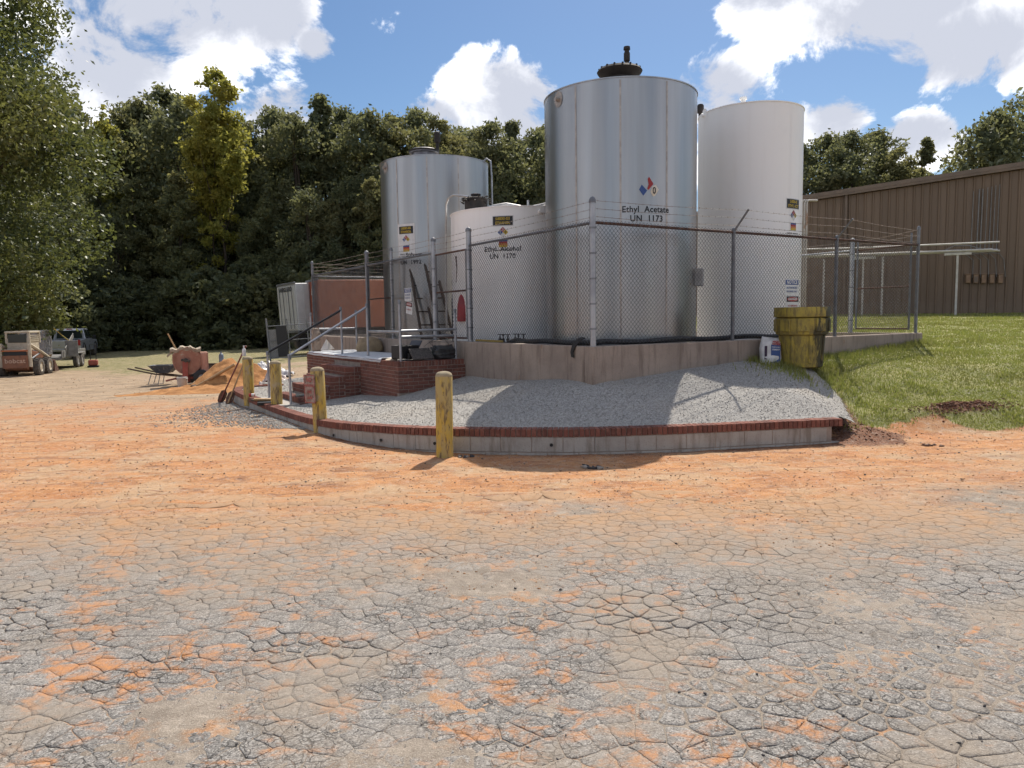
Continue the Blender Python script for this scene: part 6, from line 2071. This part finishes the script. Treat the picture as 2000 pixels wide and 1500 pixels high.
M_ORNG = simple('rusty_orange_paint', (.26, .115, .065), (.19, .085, .05), 5, .65, .1, .1, c3=(.12, .07, .05), t3=(.56, .68))
M_GLASS = simple('dark_glass', (.02, .026, .024), (.03, .04, .036), 2, .08, 0, 0)
kx, ky = -21.5, 32.6
e = empty('skid_steer', (kx, ky, gz(kx, ky)), R(14), label='worn orange and cream skid steer loader seen from behind', cat='loader')
MB().extrude([(-1.05, .30), (-1.02, 1.02), (-.55, 1.10), (.9, .95), (.95, .35), (.6, .22), (-.8, .22)], -.42, .42).build('chassis', M_ORNG, e, bevel=.02)
tg = MB().cbox((0, -1.08, .62), (.98, .10, .56), .02).build('tailgate', M_ORNG, e)
vs, fs = TEXTS['bobcat']
MB().add([(v[0], -1.135, v[1] + .66) for v in vs], fs).build('lettering', simple('pale_letter', (.58, .40, .30)), tg)
MB().cbox((0, -1.07, .98), (.86, .06, .16), .01).build('grille', M_INK, e)
MB().cbox((0, -1.02, 1.10), (1.02, .22, .07), .02).build('engine_hood', simple('bright_orange', (.46, .16, .07), (.38, .13, .06), 6, .55), e)
MB().cbox((0, -.10, 1.36), (.86, 1.2, .55), .03).build('cab_lower', M_CREAM, e)
MB().cbox((0, -.72, 1.62), (.70, .02, .36), .006).build('rear_window', M_GLASS, e)
MB().cbox((0, -.08, 1.89), (.96, 1.3, .09), .02).build('cab_roof', M_CREAM, e)
for sx in (-.43, .43):
    for y in (-.66, .5):
        MB().cbox((sx, y, 1.65), (.09, .09, .5), .01).build('cab_pillar', M_CREAM, e)
    for z in (1.5, 1.58, 1.66, 1.74):
        MB().box((sx * 1.04, -.1, z), (.02, 1.0, .03)).build('side_screen_bar', M_CREAM, e)
    MB().tube([(sx * 1.28, -1.02, .40), (sx * 1.28, -1.05, 1.38)], .075, 6).build('tower', M_CREAM, e)
    MB().tube([(sx * 1.28, -1.0, 1.36), (sx * 1.36, .1, 1.02), (sx * 1.36, 1.05, .70), (sx * 1.3, 1.25, .32)], [.075, .07, .07, .06], 6).build('lift_arm', M_CREAM, e)
    MB().tube([(sx * 1.3, -.85, .75), (sx * 1.34, .0, .95)], .035, 8).build('lift_cylinder', M_GALVD, e, smooth=True)
    for y in (-.52, .52):
        wheel(e, (sx * 1.58, y, .37), .37, .26, (0, R(90), 0), M_TYRE, M_CREAM, 18)
MB().extrude([(1.2, .05), (1.2, .55), (1.28, .6), (1.75, .10), (1.75, .05)], -.75, .75).build('bucket', M_RUST, e)
MB().tube([(-.42, -1.0, 1.14), (.42, -1.0, 1.14)], .022, 8).build('hood_rail', M_CREAM, e, smooth=True)

# ------------------------------------------------------------------ utility trailer with a pallet of blocks
ux, uy = -23.2, 37.0
trz = R(17)
e = empty('utility_trailer', (ux, uy, gz(ux, uy)), trz, label='low grey utility trailer hitched behind the pickup', cat='trailer')
M_GREYP = simple('grey_trailer_paint', (.24, .235, .23), (.17, .165, .16), 5, .6, .3, .05, c3=(.12, .08, .06), t3=(.6, .7))
MB().cbox((0, .6, .55), (1.9, 4.4, .12), .015).build('deck', M_GREYP, e)
for sx in (-.97, .97):
    MB().cbox((sx, .6, .75), (.05, 4.4, .34), .01).build('side_rail', M_GREYP, e)
    for y in (.5, 1.35):
        wheel(e, (sx * 1.12, y, .34), .34, .2, (0, R(90), 0), M_TYRE, simple('grey_rim', (.30, .29, .28)))
    MB().cbox((sx * 1.12, .92, .74), (.26, 1.7, .05), .02).build('fender', M_GREYP, e)
MB().tube([(-.8, 2.8, .5), (0, 4.2, .48), (0, 4.6, .48)], .05, 6).tube([(.8, 2.8, .5), (0, 4.2, .48)], .05, 6).build('drawbar', M_GREYP, e)
rp2 = MB().cbox((1.18, -.62, 1.0), (.55, .05, .80), .01, rz=.1).build('ramp_panel', M_GREYP, e)
MB().cbox((.99, -.2, 1.30), (.04, 1.7, .24), .01, rx=.42).build('ramp_arm', M_GREYP, e)
MB().tube([(.45, -.6, 2.0), (.98, -.3, 1.4)], .025, 6).build('tie_bar', M_YHOSE, e)
e = empty('block_pallet', (ux - .25, uy - .65, gz(ux, uy) + .61), trz, label='pallet of concrete blocks in plastic wrap on the trailer', cat='pallet')
for k in range(3):
    MB().box((-.5 + k * .5, 0, .05), (.1, 1.1, .09)).build('pallet_runner', M_WOOD, e)
MB().box((0, 0, .11), (1.15, 1.15, .025)).build('pallet_deck', M_WOOD, e)
M_BLK = simple('wrapped_block', (.30, .27, .26), (.22, .20, .19), 6, .7, 0, .1)
bl = MB().cbox((0, 0, 0), (.39, .19, .19), .01)
blm = bpy.data.meshes.new('concrete_block'); blm.from_pydata(bl.v, [], bl.f); blm.materials.append(M_BLK)
for lv in range(6):
    for i in range(3):
        for (yy, rz_) in ((-.46, 0), (.46, 0)):
            o = obj('concrete_block', blm, e, loc=(-.4 + i * .4, yy, .22 + lv * .197)); o.rotation_euler = (0, 0, random.uniform(-.02, .02))
        o = obj('concrete_block', blm, e, loc=(.48, -.4 + i * .4 if i < 2 else .36, .22 + lv * .197)); o.rotation_euler = (0, 0, R(90))
MB().box((0, 0, .72), (.9, .72, 1.2)).build('inner_blocks', M_BLK, e)
m, n = new_mat('stretch_wrap')
pos = n.n('ShaderNodeTexCoord').outputs['Object']
g = n.n('ShaderNodeBsdfGlossy', inp={'Color': (.75, .75, .78, 1), 'Roughness': .25})
d = n.n('ShaderNodeBsdfDiffuse', inp={'Color': (.62, .60, .60, 1)})
t = n.n('ShaderNodeBsdfTransparent')
a = n.n('ShaderNodeMixShader', inp={0: .4, 1: d.outputs[0], 2: g.outputs[0]})
fac = n.ramp(n.noise(n.scale3(pos, (1, 1, 2.5)), 3.5, 5, .7), .35, .65, .12, .6)
b = n.n('ShaderNodeMixShader', inp={0: fac, 1: t.outputs[0], 2: a.outputs[0]})
n.n('ShaderNodeOutputMaterial', inp={'Surface': b.outputs[0]})
vs, fs = [], []
for i in range(9):
    for j in range(32):
        an = 2 * math.pi * j / 32
        c_, s_ = math.cos(an), math.sin(an)
        k = .62 + .02 * random.random()
        vs.append((math.copysign(abs(c_) ** .25, c_) * k, math.copysign(abs(s_) ** .25, s_) * k, .12 + i * .152))
    if i:
        fs += [((i - 1) * 32 + j, (i - 1) * 32 + (j + 1) % 32, i * 32 + (j + 1) % 32, i * 32 + j) for j in range(32)]
fs.append(tuple(8 * 32 + j for j in range(32)))
MB().add(vs, fs).build('plastic_wrap', m, e)

# ------------------------------------------------------------------ pickup truck
px_, py_ = -29.2, 49.2
e = empty('pickup_truck', (px_, py_, gz(px_, py_)), R(20), label='silver four-door pickup parked at the edge of the wood', cat='pickup')
M_SILV = simple('silver_car_paint', (.50, .52, .56), (.44, .46, .50), 2, .28, .5, 0)
def side_poly(mb, poly, x0, x1, inset=0):
    mb.extrude(poly, x0, x1)
mb = MB(); mb.extrude([(-2.9, .55), (-2.92, 1.18), (-1.0, 1.22), (1.1, 1.20), (2.75, 1.12), (2.9, .95), (2.92, .5), (2.2, .45), (-2.4, .45)], -.98, .98)
body = mb.build('body', M_SILV, e, bevel=.06, seg=3)
mb = MB()
cabp = [(-.95, 1.18), (-.80, 1.80), (-.55, 1.90), (.55, 1.91), (1.35, 1.20)]
vs = []
for sx, top in ((-1, .80), (1, .80)):
    for (y, z) in cabp:
        vs.append((sx * (.93 if z < 1.3 else top), y, z))
fs = [tuple(range(4, -1, -1)), tuple(range(5, 10))] + [(i, (i + 1) % 5, 5 + (i + 1) % 5, 5 + i) for i in range(5)]
mb.add(vs, fs); mb.build('cab', M_SILV, e, bevel=.04, seg=3)
MB().add([(-.74, -.925, 1.27), (.74, -.925, 1.27), (.68, -.815, 1.78), (-.68, -.815, 1.78), (-.74, -.94, 1.27), (.74, -.94, 1.27), (.68, -.83, 1.78), (-.68, -.83, 1.78)],
         [(0, 1, 2, 3), (7, 6, 5, 4), (0, 4, 5, 1), (1, 5, 6, 2), (2, 6, 7, 3), (3, 7, 4, 0)]).build('rear_window', M_GLASS, e)
for sx in (-1, 1):
    for (y0, y1, yt0, yt1) in ((-.78, .10, -.68, .10), (.18, 1.10, .18, .55)):
        x0, x1 = sx * .935, sx * .83
        MB().add([(x0, y0, 1.27), (x0, y1, 1.27), (x1, yt1, 1.80), (x1, yt0, 1.80)], [(0, 1, 2, 3)]).build('side_window', M_GLASS, e)
    for y in (-1.95, 1.95):
        wheel(e, (sx * .86, y, .42), .42, .26, (0, R(90), 0), M_TYRE, M_GALV)
        MB().tube([(sx * .985, y + .52 * math.cos(a_), .42 + .54 * math.sin(a_)) for a_ in np.linspace(0, math.pi, 14)], .04, 6).build('wheel_arch', M_INK, e, smooth=True)
    MB().cbox((sx * .90, -2.93, 1.02), (.14, .06, .36), .01).build('tail_light', M_RED, e)
    MB().cbox((sx * 1.12, .95, 1.32), (.20, .08, .24), .03).build('mirror', M_INK, e)
    MB().cbox((sx * .99, .05, 1.02), (.03, .16, .04), .01).build('door_handle', M_GALV, e)
MB().cbox((0, -.86, 1.86), (.34, .05, .06), .01).build('brake_light', M_RED, e)
MB().cbox((0, -2.96, .56), (1.9, .12, .18), .03).build('rear_bumper', M_GALV, e)
MB().cbox((0, -1.95, 1.205), (1.55, 1.75, .02), .004).build('bed_opening', M_INK, e)
MB().cbox((0, -2.925, .95), (1.3, .03, .42), .01).build('tailgate', M_SILV, e)
# plate compactor next to the trailer
cx_, cy_ = -21.35, 37.6
e = empty('plate_compactor', (cx_, cy_, gz(cx_, cy_)), .4, label='small red plate compactor with upright handle beside the trailer', cat='compactor')
MB().cbox((0, 0, .05), (.5, .42, .08), .015).build('plate', M_INK, e)
MB().cbox((0, 0, .24), (.42, .34, .28), .04).build('engine', M_MIXR, e)
MB().tube([(-.12, .12, .3), (-.14, .2, 1.15), (.14, .2, 1.15), (.12, .12, .3)], .02, 8).build('handle', M_INK, e, smooth=True)

# ------------------------------------------------------------------ box trailers behind the enclosure
def box_trailer(name, label, loc, rz, lean, L, mat, matr, text=None, side=None):
    e = empty(name, loc, label=label, cat='trailer', rot=(Matrix.Rotation(lean, 3, 'Y') @ Matrix.Rotation(rz, 3, 'Z')).to_euler())
    MB().cbox((0, L / 2, 2.62), (2.55, L, 2.85), .04).build('box', mat, e)
    for sx in (-.62, .62):
        d = MB().cbox((sx, -.03, 2.62), (1.18, .05, 2.66), .01).build('rear_door', matr, e)
        for x in (-.25, .25):
            MB().tube([(sx + x, -.08, 1.35), (sx + x, -.08, 3.9)], .02, 6).build('lock_rod', M_GALVD, d)
    for z in (1.17, 4.07):
        MB().cbox((0, -.02, z), (2.58, .08, .12), .01).build('frame_rail', M_GALVD, e)
    for k in range(int(L / 1.0)):
        for sx in (-1, 1):
            MB().box((sx * 1.285, .5 + k, 2.62), (.02, .05, 2.7)).build('side_post', side or mat, e)
    MB().cbox((0, L * .5, 1.1), (1.0, L * .95, .16), .01).build('underframe', M_INK, e)
    for y in (1.2, 2.5):
        for sx in (-1, 1):
            wheel(e, (sx * 1.0, y, .52), .52, .5, (0, R(90), 0), M_TYRE, M_GALVD)
    for sx in (-.7, .7):
        MB().cbox((sx, L - 2.5, .62), (.14, .14, 1.1), .01).build('landing_leg', M_INK, e)
    MB().cbox((0, -.02, .62), (2.2, .1, .12), .01).build('underride_guard', M_INK, e)
    if text:
        vs, fs = TEXTS[text]
        MB().add([(v[0] * .9, -.075, v[1] + 3.72) for v in vs], fs).build('lettering', M_INK, e)
    return e
M_TRW = simple('white_trailer', (.56, .57, .58), (.48, .49, .50), 1.2, .5, 0, .02)
M_TRO = simple('orange_trailer', (.66, .22, .11), (.56, .18, .09), 1.4, .5, 0, .03)
M_TROD = simple('orange_trailer_door', (.36, .085, .035), (.30, .07, .03), 1.4, .5, 0, .03)
tw = box_trailer('box_trailer', 'white box trailer seen from the rear beside the orange one', (-13.45, 45.2, -.05), R(-49), R(-3.0), 12, M_TRW, M_TRW, 'vanguard', M_TRW)
to = box_trailer('box_trailer', 'orange box trailer behind the chain-link fence', (-11.75, 44.3, .10), R(-60), R(-1.0), 13.5, M_TRO, M_TROD, None, M_TRO)
MB().cbox((.35, -.075, 3.5), (.5, .01, .75), .002, ry=.3).build('decal', M_SHEETM, to)
MB().cbox((.36, -.085, 3.5), (.3, .01, .5), .002, ry=.3).build('decal', M_INK, to)
# low gated fence in front of the trailers
lf = empty('yard_fence', (-12.6, 38.5, gz(-12.6, 38.5)), R(6), label='leaning chain-link yard fence with dark screen beside the trailers', cat='fence', rot=(0, R(-3.5), R(4)))
for x, h in ((0, 2.2), (1.05, 2.1), (2.05, 2.0), (2.9, 2.0)):
    MB().lathe([(.05 if x == 0 else .03, -.3), (.05 if x == 0 else .03, h)], 10, (x, 0, 0)).build('post', M_GALVD, lf, smooth=True)
for z in (.1, 1.0, 1.78):
    MB().tube([(0, 0, z), (2.9, 0, z)], .022, 8).build('rail', M_GALVD, lf, smooth=True)
chain_link((0, .0), (2.9, .0), .1, 1.8, 'mesh', lf, M_WIRE, .004, .06)
MB().box((.72, -.03, .95), (.55, .02, 1.6)).build('screen', simple('black_mesh_screen', (.03, .03, .033)), lf)
MB().box((.25, .03, .85), (.42, .02, 1.5)).build('pale_panel', simple('grey_panel', (.30, .30, .30)), lf)
for z in (1.9, 2.0, 2.08):
    barbed([(0, 0, z), (1.05, 0, z), (2.9, 0, z - .05)], lf, M_WIRE)
